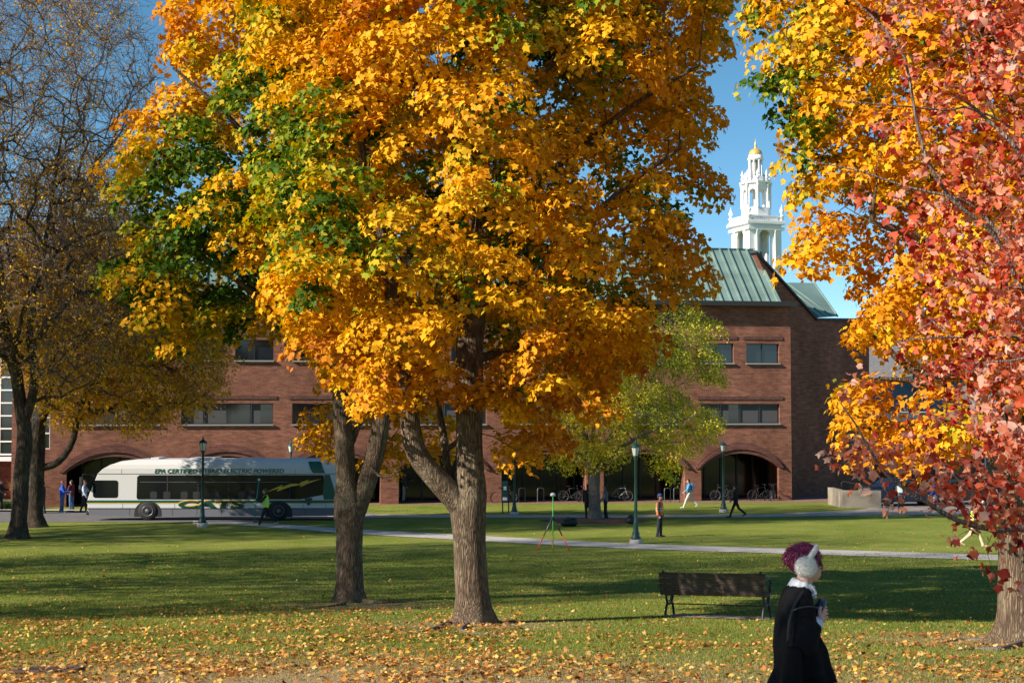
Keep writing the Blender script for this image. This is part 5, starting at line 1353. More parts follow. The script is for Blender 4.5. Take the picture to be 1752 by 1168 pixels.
def person(label, foot, rz, H=1.74, stride=.0, lean=0., arms=((.0, .05), (.0, .05)), top=(.02, .02, .02), legs=(.02, .02, .03), hair=(.03, .02, .015), shoe=None, vest=None, hat=None, skin=(.55, .30, .22), bulk=1., headturn=0, name='person', longhair=False, back=True):
    """local: faces +x, z up; arms: (shoulder swing forward, elbow bend) for left and right"""
    t = thing(name, label, 'person', foot, rz); k = H / 1.74; V_ = Vector
    hipz = .92; L1, L2 = .44, .42
    def leg(sgn, sw):
        hp = V_((0, sgn * .09, hipz)); a = sw; kn = hp + V_((math.sin(a), 0, -math.cos(a))) * L1
        b = a - max(0, -sw) * 1.0 - .06; an = kn + V_((math.sin(b), 0, -math.cos(b))) * L2; return hp, kn, an
    lgs = [leg(1, stride), leg(-1, -stride)]
    mz = min(l[2].z for l in lgs) - .07; off = V_((0, 0, -mz))
    lgs = [[p + off for p in l] for l in lgs]; hz = hipz + off.z
    up = V_((math.sin(lean), 0, math.cos(lean))); hip = V_((0, 0, hz)); chest = hip + up * .38; neck = hip + up * .56; head = hip + up * .71 + V_((.02 + lean * .03, 0, 0))
    arm = []
    for sgn, (sw, el) in zip((1, -1), arms):
        sh = hip + up * .50 + V_((0, sgn * .19, 0)); a = sw; eb = sh + V_((math.sin(a), sgn * .10, -math.cos(a))).normalized() * .29
        b = a + el; wr = eb + V_((math.sin(b), -sgn * .12 * min(1, el), -math.cos(b))).normalized() * .26; arm.append((sh, eb, wr))
    sk_ = mat('skin', skin, .6)
    pr = [('c', hip, chest, .11, .13), ('c', chest + V_((0, .08, .04)), chest + V_((0, -.08, .04)), .09, .09), ('c', neck - V_((0, 0, .04)), head - V_((.02, 0, .06)), .052, .05), ('e', head, (.092, .074, .118)), ('e', head + V_((.05, 0, -.06)), (.045, .042, .05)), ('c', head + V_((.085, 0, .01)), head + V_((.108, 0, -.022)), .012, .016), ('e', head + V_((.0, .074, -.01)), (.02, .012, .03)), ('e', head + V_((.0, -.074, -.01)), (.02, .012, .03))]
    for sh, eb, wr in arm: pr += [('c', sh, eb, .048, .038), ('c', eb, wr, .038, .026)]
    for hp, kn, an in lgs: pr += [('c', hp, kn, .08, .055), ('c', kn, an, .05, .035)]
    fg = []
    for (sh, eb, wr), sg in zip(arm, (1, -1)):
        p_, f_ = finger_set(wr, (wr - eb), V_((1, 0, 0)) if (wr - eb).normalized().z < -.6 else V_((0, -sg, .6)), curl=.5, nrm=V_((0, -sg, 0))); pr += p_; fg += f_
    def ex(b):
        for pts_, rs_ in fg: tube(b, pts_, list(rs_), 6)
    body = blob('body', pr, .017, sk_, t, 2, ex)
    bm = NB()
    for sg in (1, -1): bmesh.ops.create_uvsphere(bm, u_segments=8, v_segments=6, radius=.0125, matrix=Matrix.Translation(head + V_((.082, sg * .032, .018))))
    obj('eye', bm, M_black, t, smooth=True)
    bm = NB(); box(bm, .086, .101, -.022, .022, -.060, -.052); bmesh.ops.translate(bm, vec=head, verts=bm.verts); obj('mouth', bm, mat('lip', (.35, .12, .10), .6), t)
    if hat:
        bm = NB(); lathe(bm, [(.098, 0), (.102, .05), (.085, .095), (.03, .115)], head + V_((-.005, 0, .03)), 14)
        b2 = [bm.verts.new(head + V_((x, y, .035))) for x, y in ((.08, .07), (.16, .055), (.18, 0), (.16, -.055), (.08, -.07))]; bm.faces.new(b2); obj('cap', bm, mat('cap cloth', hat, .9), t, smooth=True)
    hp_ = [('e', head + V_((-.025, 0, .035)), (.098, .086, .105)), ('e', head + V_((-.04, 0, -.02)), (.075, .08, .09))]
    if longhair: hp_ += [('c', head + V_((-.06, 0, 0)), head + V_((-.08, 0, -.22)), .07, .06)]
    blob('hair', hp_, .015, mat('hair', hair, .7), t, 2)
    b_ = bulk
    tp = [('c', hip + V_((0, .05, -.02)), chest + V_((0, .05, 0)), .125 * b_, .135 * b_), ('c', hip + V_((0, -.05, -.02)), chest + V_((0, -.05, 0)), .125 * b_, .135 * b_), ('c', chest + V_((0, .11, .08)), chest + V_((0, -.11, .08)), .085 * b_, .085 * b_), ('c', neck - V_((0, 0, .04)), neck + V_((.0, 0, .01)), .08, .068)]
    for sh, eb, wr in arm: tp += [('c', sh, eb, .066 * b_, .055 * b_), ('c', eb, eb.lerp(wr, .94), .054 * b_, .043 * b_)]
    blob('jacket', tp, .018, mat('jacket cloth', top, .9, .15, 8), t, 2)
    lp_ = [('c', hip + V_((0, .05, .02)), hip + V_((0, -.05, .02)), .12 * b_, .12 * b_)]
    for hp, kn, an in lgs: lp_ += [('c', hp, kn, .098 * b_, .072), ('c', kn, an, .068, .058)]
    blob('trousers', lp_, .018, mat('trouser cloth', legs, .9, .15, 8), t, 2)
    for (hp, kn, an) in lgs:
        toe = V_((.17, 0, -.045)) if an.z < .14 else V_((.12, 0, -.12))
        blob('shoe', [('c', an + V_((-.04, 0, -.03)), an + toe, .042, .036), ('c', an + V_((-.04, 0, -.03)), an + V_((0, 0, .02)), .04, .042)], .014, mat('shoe leather', shoe or (.02, .02, .02), .7), t, 1)
    if vest:
        vp = [('c', hip + V_((0, .055, .03)), chest + V_((0, .055, 0)), .140 * b_, .148 * b_), ('c', hip + V_((0, -.055, .03)), chest + V_((0, -.055, 0)), .14 * b_, .148 * b_), ('c', chest + V_((0, .09, .09)), chest + V_((0, -.09, .09)), .10 * b_, .10 * b_)]
        vs_ = blob('vest', vp, .018, mat('high visibility cloth', vest, .7), t, 2)
        bm = NB()
        for zz, rr in ((.16, .235), (.26, .24)):
            c_ = hip + up * zz; ring_ = [(c_.x + .152 * b_ * math.cos(a), c_.y + .208 * b_ * math.sin(a), c_.z) for a in [2 * PI * q / 24 for q in range(25)]]; tube(bm, ring_, .018, 5, cap=False)
        obj('reflective_band', bm, mat('reflective tape', (.75, .72, .55), .4), vs_)
    for ch in t.children: pass
    t.scale = (k, k, k); return t, dict(hip=hip, chest=chest, head=head, arm=arm, neck=neck, k=k)
def worn_pack(ref, px_t, col, label, name='backpack', side_=-1):
    t, J = ref; c = J['chest'] + Vector((-.20, 0, 0)); 
    bm = NB(); box(bm, -.09, .09, -.15, .15, -.22, .2, bev=.05); m_ = mat('bag cloth', col, .85)
    o = obj(name, bm, m_); M = Matrix.Translation(t.location) @ Matrix.Rotation(t.rotation_euler.z, 4, 'Z') @ Matrix.Scale(J['k'], 4) @ Matrix.Translation(c)
    o.location = M.to_translation(); o.rotation_euler = (0, 0, t.rotation_euler.z)
    bm = NB()
    for s in (.09, -.09): tube(bm, [(.06, s, .17), (.22, s, .2), (.33, s, .08), (.30, s, -.1), (.1, s, -.18)], .017, 5)
    obj('strap', bm, m_, o); return tag(o, label, 'bag')
RGT, LFT, AWAY, TOW = 0., PI, PI / 2, -PI / 2
person('person in an orange high visibility vest and dark cap standing by the green lamp post', G(1129, 918), rad(-18), 1.74, .05, 0, ((.1, .15), (-.05, .2)), (.035, .04, .05), (.02, .022, .035), vest=(.85, .16, .02), hat=(.02, .05, .15))
pS = person('person in a lime vest walking left with a survey pole before the bus', G(455, 899), LFT + .15, 1.74, .38, .06, ((.6, 1.3), (.5, 1.35)), (.015, .015, .018), (.012, .012, .018), vest=(.50, .85, .03), shoe=(.45, .38, .28), hair=(.10, .05, .03))
def held_pole(x0, y0, x1, y1, Y, label, m):
    a, b = P(x0, y0, Y), P(x1, y1, Y); t = thing('survey_pole', label, 'pole', a)
    bm = NB(); tube(bm, [(0, 0, 0), b - a], .02, 8); obj('staff', bm, m, t)
    bm = NB(); e = b - a; lathe(bm, [(.02, -.06), (.06, -.04), (.07, 0), (.04, .04)], e, 10); obj('prism_head', bm, M_lampglass, t)
YS = G(455, 899).y
M_teal = mat('teal pole', (.02, .25, .26), .4)
held_pole(434, 896, 443, 820, YS - .1, 'tall teal survey pole carried by the person in the lime vest', M_teal)
person('person all in black walking on the far path near the lamp at the rightmost arch', G(1259, 884.5), LFT, 1.70, .42, .03, ((.3, .4), (-.3, .3)), (.012, .012, .014), (.012, .012, .014), hair=(.015, .012, .01))
pw = person('person in a light blue jacket and white trousers walking between the two right arches', G(1179, 868.5), LFT, 1.72, .42, .03, ((.35, .6), (-.3, .3)), (.13, .38, .55), (.66, .62, .55), hair=(.03, .02, .015), shoe=(.6, .6, .6))
worn_pack(pw, 0, (.03, .17, .42), 'blue backpack on the person in white trousers')
def floor_at(px, Y): g = P(px, 860, Y); g.z = float(gz(Y)); return g
person('person in pale trousers standing inside the arcade between the two maple trunks', floor_at(691, 90.3), 0, 1.76, .03, 0, ((.7, 1.2), (.2, .3)), (.06, .07, .09), (.42, .40, .38))
person('person in a dark top and jeans standing just left of the back locust trunk', G(50, 878), 0, 1.72, .05, 0, ((.5, 1.2), (.3, .9)), (.015, .015, .02), (.05, .11, .20), hair=(.55, .42, .08))
person('person in dark clothes standing just right of the back locust trunk', G(73, 878), PI, 1.72, .05, 0, ((.5, 1.2), (.3, .9)), (.02, .02, .03), (.02, .03, .06))
person('person in a bright blue sweatshirt and jeans waiting left of the bus front', G(106, 877), .2, 1.74, .05, .02, ((.5, 1.1), (.4, 1.2)), (.02, .09, .50), (.06, .14, .28), shoe=(.7, .7, .7), hair=(.20, .06, .03), bulk=1.12)
person('person in a dark red top and jeans behind the one in the blue sweatshirt', G(122, 874), 2.8, 1.72, .03, 0, ((.3, .7), (.3, .7)), (.10, .02, .03), (.06, .12, .25))
pb = person('person in a pale blue shirt and dark trousers at the bus door', G(144, 876), 0, 1.74, .12, 0, ((.5, 1.2), (.1, .4)), (.42, .50, .62), (.015, .02, .03), hair=(.12, .06, .03))
worn_pack(pb, 0, (.05, .05, .06), 'grey backpack on the person at the bus door')
person('person in black cut off by the left edge, behind the plants', G(0, 874), 0, 1.74, .1, 0, ((.6, 1.0), (.3, .6)), (.012, .012, .014), (.012, .014, .018))
person('person in dark clothes standing left of the small tree trunk', G(1006, 889), AWAY, 1.74, .03, 0, ((.1, .2), (.1, .2)), (.015, .015, .02), (.02, .02, .03))
person('person in a grey and black jacket standing right of the small tree trunk', G(1036, 889), PI, 1.72, .05, 0, ((.2, .5), (.2, .5)), (.16, .17, .19), (.012, .012, .016))
pp = person('person in a dark jacket walking away beside the concrete ramp wall', G(1541, 875), AWAY - .3, 1.72, .25, .03, ((.2, .3), (-.2, .3)), (.10, .11, .14), (.015, .015, .018))
worn_pack(pp, 0, (.62, .62, .60), 'white backpack on the person by the ramp wall')
person('person in a blue jacket and pale jeans walking on the plaza behind the red leaves', G(1600, 876), LFT - .3, 1.72, .22, .02, ((.3, .5), (-.2, .3)), (.02, .07, .30), (.25, .38, .52))
pk = person('person in a yellow vest and khaki trousers striding behind the red leaves at the right', G(1668, 935), RGT - .2, 1.76, .40, .05, ((.4, .9), (.3, .9)), (.03, .03, .035), (.60, .47, .30), vest=(.70, .75, .02), shoe=(.5, .36, .22), hat=(.6, .6, .1))
YK = G(1668, 935).y
held_pole(1702, 905, 1682, 858, YK - .1, 'thin dark pole carried by the khaki trousered person', M_black)

# ---- bags under the small tree
def bag(label, px, py, L, h, rz):
    t = thing('bag', label, 'bag', G(px, py), rz)
    blob('bag_body', [('e', (0, 0, h * .45), (L * .5, .2, h * .5)), ('e', (L * .25, .03, h * .5), (L * .28, .19, h * .55)), ('e', (-L * .3, 0, h * .35), (L * .25, .16, h * .35))], .03, M_black, t, 2)
    bm = NB(); a, b = smooth_path([(-L * .3, -.12, h * .7), (-.1, -.16, h * 1.15), (L * .2, -.12, h * .85)], [.015] * 3, .04); tube(bm, a, .014, 6); obj('strap', bm, M_black, t)
bag('black duffel bag lying on the grass left of the mulch ring', 974, 900, .75, .38, .1)
bag('round black bag on the grass behind the green lamp post', 1079, 896, .5, .42, 1.2)

# ---- ornamental grass and low plants at the left edge
def blades(name, label, cat, loc, n, R, h, cols, seed, wid=.02, parent=None):
    r = np.random.default_rng(seed); a = r.uniform(0, 2 * PI, n); q = np.sqrt(r.random(n)) * R * .5
    b = np.stack([q * np.cos(a), q * np.sin(a), np.zeros(n)], 1); L = h * r.uniform(.6, 1.1, n); d = np.stack([np.cos(a), np.sin(a), np.zeros(n)], 1); sp = r.uniform(.1, .8, n)[:, None] * R
    m_ = b + d * sp * .4 + np.array([0, 0, 1]) * (L * .65)[:, None]; t_ = b + d * sp + np.array([0, 0, 1]) * L[:, None]
    s = np.stack([-np.sin(a), np.cos(a), np.zeros(n)], 1) * wid
    V = np.stack([b - s, b + s, m_ + s, m_ - s, t_ + s * .3, t_ - s * .3], 1).reshape(-1, 3); i = np.arange(n)[:, None] * 6
    Fq = np.concatenate([i + np.array([[0, 1, 2, 3]]), i + np.array([[3, 2, 4, 5]])], 1).reshape(-1, 4)
    c = ramp_cols(r.random(n), [(0, cols[0]), (1, cols[1])]); o = np_mesh(name, V, Fq, leaf_mat('blade', .3, .7, .1), parent, np.repeat(c, 6, 0))
    if label: o.location = loc; tag(o, label, cat)
    return o
og = G(14, 872); og.y += 3; og.z = float(gz(og.y))
blades('ornamental_grass', 'tall straw coloured ornamental grass at the left edge by the brick wall', 'plant', og, 700, 1.1, 1.5, ((.42, .28, .12), (.60, .42, .20)), 3, .014)
og2 = G(12, 871); blades('low_shrub', 'low grey green plants in front of the tall dry grass at the left edge', 'plant', og2, 900, 1.6, .5, ((.08, .12, .05), (.16, .20, .08)), 4, .03)

# ---- drain grate in the foreground
g = G(82, 1148); t = thing('drain_grate', 'brown slotted drain grate lying flush in the leaves at the bottom left', 'grate', g, .05); t.rotation_euler = (-math.atan(.11), 0, .05)
M_rust = mat('rusty iron', (.11, .065, .05), .8, .3, 12)
bm = NB(); w2, h2 = .30, .30
for s in (-1, 1): box(bm, -w2, w2, s * h2 - .025, s * h2 + .025, 0, .035); box(bm, s * w2 - .025, s * w2 + .025, -h2 + .026, h2 - .026, 0, .034)
obj('frame', bm, M_rust, t)
bm = NB()
for k in range(9): x = -w2 + .06 + k * .06; box(bm, x - .014, x + .014, -h2 + .03, h2 - .03, .004, .03)
obj('bars', bm, M_rust, t)
bm = NB(); box(bm, -w2, w2, -h2, h2, -.02, .003); obj('pit', bm, M_black, t)

# ---- surface roots (parts of their trees)
def root_tubes(tree, items, m_=M_bark):
    for pts_, r0 in items:
        q = [G(a, b) for a, b in pts_]; q = [p + Vector((0, 0, r0 * .25 - .5 * r0 * (i / len(q)) ** 2 * 1.3)) for i, p in enumerate(q)]
        a, b = smooth_path(q, [r0 * (1 - .8 * i / (len(q) - 1)) for i in range(len(q))], .08); bm = NB(); tube(bm, a, b, 8); o = obj('root', bm, m_); parent_keep(o, tree)
root_tubes(tm, [([(790, 1066), (765, 1068), (735, 1078), (700, 1080), (640, 1079)], .055), ([(800, 1070), (790, 1080), (830, 1085), (870, 1090)], .05), ([(830, 1066), (870, 1066), (915, 1063)], .05)], M_barkg)
root_tubes(tl, [([(620, 1030), (650, 1032), (690, 1030), (720, 1027)], .07), ([(590, 1034), (560, 1038), (520, 1040)], .04)])
root_tubes(tr, [([(1735, 1098), (1700, 1098), (1650, 1094), (1600, 1100)], .06), ([(1745, 1104), (1710, 1112), (1670, 1110), (1625, 1114)], .06)], M_barkg)
# ================================================================== WOMAN IN THE FOREGROUND
WY = 8.2; K = F / WY / cp              # photo pixels per metre at her distance
wg = P(1378, 900, WY); wx = wg.x; wz = float(gz(WY))
HT = 1.66
z_of = lambda py: P(1378, py, WY).z - wz
x_of = lambda px: P(px, 1000, WY).x - wx
woman = thing('person', 'person with short magenta hair, white earmuffs and a black cape walking right in the foreground', 'person', (wx, WY, wz))
V_ = Vector
M_wskin = mat('fair skin', (.62, .36, .27), .5, .08, 12)
def W(px, py, y=0.): return V_((x_of(px), y, z_of(py)))
hc = W(1376.5, 962)                       # head centre
# body: one skin; legs mid stride
hipc = W(1362, 1168); neckb = W(1368, 1005)
pr = [('e', hc + V_((-.004, 0, .018)), (.088, .072, .084)), ('e', hc + V_((.028, 0, -.035)), (.066, .060, .080), (0, .25, 0)),
      ('c', W(1388, 983), W(1394, 989), .034, .022),                                         # jaw to chin
      ('c', W(1401, 964), W(1409.5, 973), .009, .013),                                         # nose
      ('e', W(1402, 981), (.012, .020, .008)), ('e', W(1401, 985.5), (.011, .018, .008)),       # lips
      ('c', W(1401, 958, .022), W(1401, 958, -.022), .012, .012),
      ('c', neckb + V_((0, 0, -.03)), W(1379, 985), .053, .046),
      ('c', W(1364, 1160), W(1364, 1048), .10, .085), ('c', W(1366, 1038, .07), W(1366, 1038, -.07), .052, .052)]
# camera-side arm (right arm, y<0) bent at the elbow; far arm likewise
shR = W(1361, 1032, -.14); elR = W(1362, 1090, -.20); wrR = W(1388, 1056, -.14)
shL = W(1370, 1032, .13); elL = W(1376, 1085, .20); wrL = W(1396, 1055, .06)
pr += [('c', shR, elR, .05, .04), ('c', elR, wrR, .038, .024), ('c', shL, elL, .05, .04), ('c', elL, wrL, .038, .024)]
hz_ = z_of(1168) - .03
for sg, sw in ((1, .30), (-1, -.26)):
    hp = V_((x_of(1364), sg * .09, .84)); kn = hp + V_((math.sin(sw) * .42, 0, -math.cos(sw) * .42)); b = sw - .06 - max(0, -sw) * .9; an = kn + V_((math.sin(b) * .38, 0, -math.cos(b) * .38))
    if sg == 1: an.z = max(an.z, .07)
    pr += [('c', hp, kn, .09, .056), ('c', kn, an, .052, .036)]
    blob('shoe', [('c', an + V_((-.03, 0, -.03)), an + V_((.15, 0, -.045)), .04, .034), ('c', an + V_((-.03, 0, -.03)), an + V_((0, 0, .08)), .04, .045)], .012, M_shoe, woman, 1)
p1, f1 = finger_set(wrR, (W(1402, 1050, -.10) - wrR), V_((-.1, -.25, 1)), .95, .55, V_((.2, 1, 0)))
p2, f2 = finger_set(wrL, (W(1408, 1050, .02) - wrL), V_((0, .2, 1)), .95, .6, V_((0, -1, 0)))
pr += p1 + p2
def ex(b):
    for pts_, rs_ in f1 + f2:
        a_, r_ = smooth_path(pts_, list(rs_), .008); tube(b, a_, r_, 8); bmesh.ops.create_icosphere(b, subdivisions=2, radius=r_[-1], matrix=Matrix.Translation(a_[-1]))
blob('body', pr, .0065, M_wskin, woman, 4, ex)
bm = NB()
for sg in (1, -1): bmesh.ops.create_uvsphere(bm, u_segments=12, v_segments=8, radius=.0125, matrix=Matrix.Translation(W(1399.5, 966, sg * .030)))
obj('eye', bm, mat('eye', (.5, .48, .46), .2), woman, smooth=True)
bm = NB()
for sg in (1, -1):
    c_ = W(1403, 967, sg * .032); tube(bm, [c_ + V_((.004 * abs(math.cos(a)), .021 * math.cos(a), .017 * math.sin(a))) for a in [2 * PI * k / 16 for k in range(17)]], .0028, 6, cap=False)
    tube(bm, [c_ + V_((0, sg * .021, .006)), W(1390, 962, sg * .070), W(1378, 962, sg * .078)], .0026, 6)
tube(bm, [W(1404, 966.5, .011), W(1405, 965.5, 0), W(1404, 966.5, -.011)], .0026, 6)
obj('glasses', bm, M_black, woman)
# hair: short tousled cap made of a base and hundreds of locks
M_hair = mat('magenta hair', (.19, .011, .06), .45, .75, 60, stretch=(1, 1, .25))
hb = blob('hair', [('e', hc + V_((-.014, 0, .036)), (.094, .082, .076)), ('e', hc + V_((-.045, 0, .008)), (.056, .070, .068)), ('e', W(1394, 947), (.040, .062, .028), (0, .5, 0))], .008, M_hair, woman, 3)
rh = np.random.default_rng(5); bm = NB()
for i in range(620):
    u = rh.uniform(-.25, 1); a = rh.uniform(0, 2 * PI); c_ = math.sqrt(1 - u * u)
    n_ = V_((c_ * math.cos(a), c_ * math.sin(a), u)); c0 = hc + V_((-.013, 0, .034)); p = c0 + V_((n_.x * .091, n_.y * .079, n_.z * .075))
    if n_.x > .25 and u < .05: continue
    crown = c0 + V_((-.05, 0, .08)); d = (p - crown); d -= n_ * d.dot(n_); d = (d.normalized() + V_((0, 0, -.45)) + V_(rh.normal(size=3)) * .22).normalized()
    L = rh.uniform(.03, .06); pts_ = [p - n_ * .008, p + d * L * .5 + n_ * .010, p + d * L + n_ * rh.uniform(-.004, .020)]
    tube(bm, pts_, [.0048, .004, .0008], 4)
for i in range(110):   # fringe falling over the brow and the nape
    y = rh.uniform(-.07, .07)
    if i % 2: a0 = W(1394 + rh.uniform(-3, 3), 944 + abs(y) * 60, y); a1 = a0 + V_((.022 + rh.normal() * .006 - abs(y) * .25, 0, -.025)); a2 = a1 + V_((.004 + rh.normal() * .008, 0, -.040 - rh.random() * .012))
    else: a0 = W(1359, 958, y * .9) ; a1 = a0 + V_((-.008, 0, -.03)); a2 = a1 + V_((.006 + rh.normal() * .008, 0, -.035))
    tube(bm, [a0, a1, a2], [.0055, .0045, .0008], 4)
obj('hair_locks', bm, M_hair, hb)
# earmuffs: furry discs on a furry band
M_fur = mat('white fake fur', (.78, .74, .68), .95, .12, 60, bump=.6, bscale=140)
muff = thing('earmuffs', 'fluffy white earmuffs worn over the magenta hair', 'earmuffs', woman.location)
ec = W(1374, 966)
for sg in (1, -1):
    c_ = V_((ec.x, sg * .088, ec.z)); bm = NB(); bmesh.ops.create_icosphere(bm, subdivisions=5, radius=1)
    for v in bm.verts:
        n_ = v.co.normalized(); f_ = 1 + .035 * mnoise.noise(n_ * 9) + .02 * mnoise.noise(n_ * 30); v.co = V_((n_.x * .061 * f_, n_.y * .032 * f_, n_.z * .061 * f_)) + c_
    cu = obj('ear_cup', bm, M_fur, muff, smooth=True)
    rf = np.random.default_rng(8); bm = NB()
    for i in range(1500):
        n_ = V_(rf.normal(size=3)).normalized(); p = c_ + V_((n_.x * .060, n_.y * .031, n_.z * .060)); d = (n_ + V_(rf.normal(size=3)) * .6).normalized(); L = rf.uniform(.008, .018)
        s_2 = d.orthogonal().normalized() * .0009
        f_ = bm.faces.new([bm.verts.new(p - s_2), bm.verts.new(p + s_2), bm.verts.new(p + d * L)])
    obj('fur', bm, M_fur, cu)
top_ = hc + V_((0, 0, .135)); bm = NB(); pts_ = []
for k in range(17):
    a = PI * k / 16; pts_.append(V_((ec.x + (.008 + .066 * math.sin(a)), -.094 * math.cos(a), ec.z + .03 + (.074 * math.sin(a) ** .75 if 0 < k < 16 else 0))))
tube(bm, pts_, .017, 10); obj('headband', bm, M_fur, muff)

# cape: lofted, flaring from the shoulders to a hem at the hip, front edge cut away
M_cape = mat('black wool', (.0075, .0075, .009), .92, .3, 30, spec=.15, bump=.3, bscale=160)
rows_ = [  # py, x centre px, half width px (x), half depth m (y)
    (999, 1368, 17, .07), (1004, 1365, 20, .11), (1012, 1363, 23, .145), (1026, 1362, 26, .172), (1045, 1361, 30, .19), (1065, 1361, 33, .20),
    (1085, 1363, 37, .215), (1105, 1368, 43, .23), (1125, 1371, 44, .23), (1145, 1374, 47, .235), (1156, 1376, 49, .24)]
bm = NB(); rings = []; N_ = 48
for i, (py, pxc, hw_, hd_) in enumerate(rows_):
    ring = []
    for k in range(N_):
        a = 2 * PI * k / N_; fold = (1 + (.07 * (i / 10) ** 1.3) * math.sin(9 * a + 1) + .02 * (i / 10) * math.sin(17 * a)); c, s = math.cos(a), math.sin(a)
        e = .85; xx = math.copysign(abs(c) ** e, c); yy = math.copysign(abs(s) ** e, s)
        p = W(pxc + hw_ * xx * fold, py + 3 * (i / 10) * math.sin(5 * a), hd_ * yy * fold); ring.append(bm.verts.new(p))
    rings.append(ring)
for i in range(len(rings) - 1):
    for k in range(N_): bm.faces.new((rings[i][k], rings[i][(k + 1) % N_], rings[i + 1][(k + 1) % N_], rings[i + 1][k]))
inner = [bm.verts.new(V_(v.co) * 1 + V_((0, 0, .04)) + (V_((x_of(1370), 0, v.co.z)) - v.co) * .06) for v in rings[-1]]
for k in range(N_): bm.faces.new((rings[-1][k], rings[-1][(k + 1) % N_], inner[(k + 1) % N_], inner[k]))
bm.faces.new(inner); bm.faces.new(rings[0][::-1]); bmesh.ops.recalc_face_normals(bm, faces=bm.faces)
cape = obj('cape', bm, M_cape, woman, smooth=True)
# sleeves over the forearms, coming out of the cape
slv = [('c', shR + V_((0, 0, -.02)), elR + V_((0, 0, -.01)), .085, .082), ('c', elR + V_((0, 0, -.01)), elR.lerp(wrR, .70), .078, .052), ('c', shL, elL, .08, .075), ('c', elL, elL.lerp(wrL, .7), .07, .05)]
blob('sleeve', slv, .009, M_cape, woman, 4)
# skirt below the cape
bm = NB(); rings = []
for i, (py, pxc, hw_, hd_) in enumerate(((1120, 1366, 34, .14), (1150, 1364, 44, .17), (1180, 1360, 54, .20), (1230, 1356, 66, .24), (1280, 1354, 78, .28), (1315, 1354, 86, .30))):
    rings.append([bm.verts.new(W(pxc + hw_ * math.cos(a) * (1 + .05 * math.sin(8 * a) * i / 5), py, hd_ * math.sin(a) * (1 + .05 * math.sin(8 * a) * i / 5))) for a in [2 * PI * k / N_ for k in range(N_)]])
for i in range(len(rings) - 1):
    for k in range(N_): bm.faces.new((rings[i][k], rings[i][(k + 1) % N_], rings[i + 1][(k + 1) % N_], rings[i + 1][k]))
bm.faces.new(rings[0][::-1]); bmesh.ops.recalc_face_normals(bm, faces=bm.faces)
obj('skirt', bm, M_cape, woman, smooth=True)
# white lace collar, jabot and cuff
M_lin = mat('white cotton', (.62, .64, .70), .85, .06, 30)
bm = NB(); r0, r1_ = [], []
for k in range(41):
    a = 2 * PI * k / 40; fr_ = 1 + .05 * math.sin(11 * a)
    i_ = W(1377 + 15 * math.cos(a), 995 + 7 * math.cos(a) * 1.0, .058 * math.sin(a)); 
    o_ = W(1371 + 22 * math.cos(a) * fr_, 1001 + 11 * max(0, math.cos(a)) + 1.5 * math.sin(9 * a), .088 * math.sin(a) * fr_)
    r0.append(bm.verts.new(i_)); r1_.append((bm.verts.new(i_.lerp(o_, .5) + V_((0, 0, .014))), bm.verts.new(o_)))
for k in range(40):
    bm.faces.new((r0[k], r0[k + 1], r1_[k + 1][0], r1_[k][0])); bm.faces.new((r1_[k][0], r1_[k + 1][0], r1_[k + 1][1], r1_[k][1]))
co_ = obj('collar', bm, M_lin, woman, smooth=True); sm = co_.modifiers.new('thick', 'SOLIDIFY'); sm.thickness = .004
bm = NB(); rj = random.Random(4)
for k in range(9):
    c_ = W(1387 + rj.uniform(-3, 3) + k * .2, 1003 + k * 2.0, -.055 + rj.uniform(-.015, .015)); 
    rr = [bm.verts.new(c_ + V_((.013 * math.cos(a) * (1 + .3 * math.sin(5 * a)), .010 * math.sin(3 * a), .011 * math.sin(a)))) for a in [2 * PI * j / 14 for j in range(14)]]
    cc = bm.verts.new(c_ + V_((0, -.008, 0)))
    for j in range(14): bm.faces.new((cc, rr[j], rr[(j + 1) % 14]))
obj('ruffle', bm, M_lin, woman, smooth=True)
bm = NB()
for (a_, b_) in ((elR.lerp(wrR, .68), wrR + (wrR - elR).normalized() * .008), (elL.lerp(wrL, .68), wrL)):
    pts_ = [a_.lerp(b_, t) for t in (0, .35, .7, 1)]; tube(bm, pts_, [.046, .044, .043, .040], 18, cap=False)
cf = obj('cuff', bm, M_lin, woman, smooth=True); sm = cf.modifiers.new('thick', 'SOLIDIFY'); sm.thickness = .004
# things she holds and carries
bm = NB(); box(bm, -.035, .035, -.03, .03, -.06, .055, bev=.012); ph = obj('bottle', bm, mat('dark blue plastic', (.01, .02, .06), .4)); 
bm = NB(); lathe(bm, [(.030, -.10), (.034, -.09), (.034, .045), (.026, .055), (.026, .085), (.020, .09)], seg=18); ph.data = ph.data; bpy.data.objects.remove(ph)
ph = obj('drinking_bottle', bm, mat('dark blue bottle', (.012, .022, .06), .35)); ph.location = V_(woman.location) + W(1396, 1048, -.045); ph.rotation_euler = (0, .35, 0)
tag(ph, 'dark blue bottle clutched to the chest of the person in the cape', 'bottle')
bg_ = thing('shoulder_bag', 'long black bag hanging at the back of the person in the cape', 'bag', V_(woman.location))
bm = NB(); rings = []
for (py, hw_, hd_) in ((1092, 9, .04), (1102, 14, .06), (1130, 17, .07), (1165, 18, .07), (1200, 17, .07), (1212, 12, .04)):
    rings.append([bm.verts.new(W(1341 + (py - 1078) * -.06 + hw_ * math.copysign(abs(math.cos(a)) ** .6, math.cos(a)), py, -.27 + .0 + hd_ * .55 * math.copysign(abs(math.sin(a)) ** .6, math.sin(a)))) for a in [2 * PI * k / 24 for k in range(24)]])
for i in range(len(rings) - 1):
    for k in range(24): bm.faces.new((rings[i][k], rings[i][(k + 1) % 24], rings[i + 1][(k + 1) % 24], rings[i + 1][k]))
bm.faces.new(rings[0][::-1]); bm.faces.new(rings[-1]); bmesh.ops.recalc_face_normals(bm, faces=bm.faces)
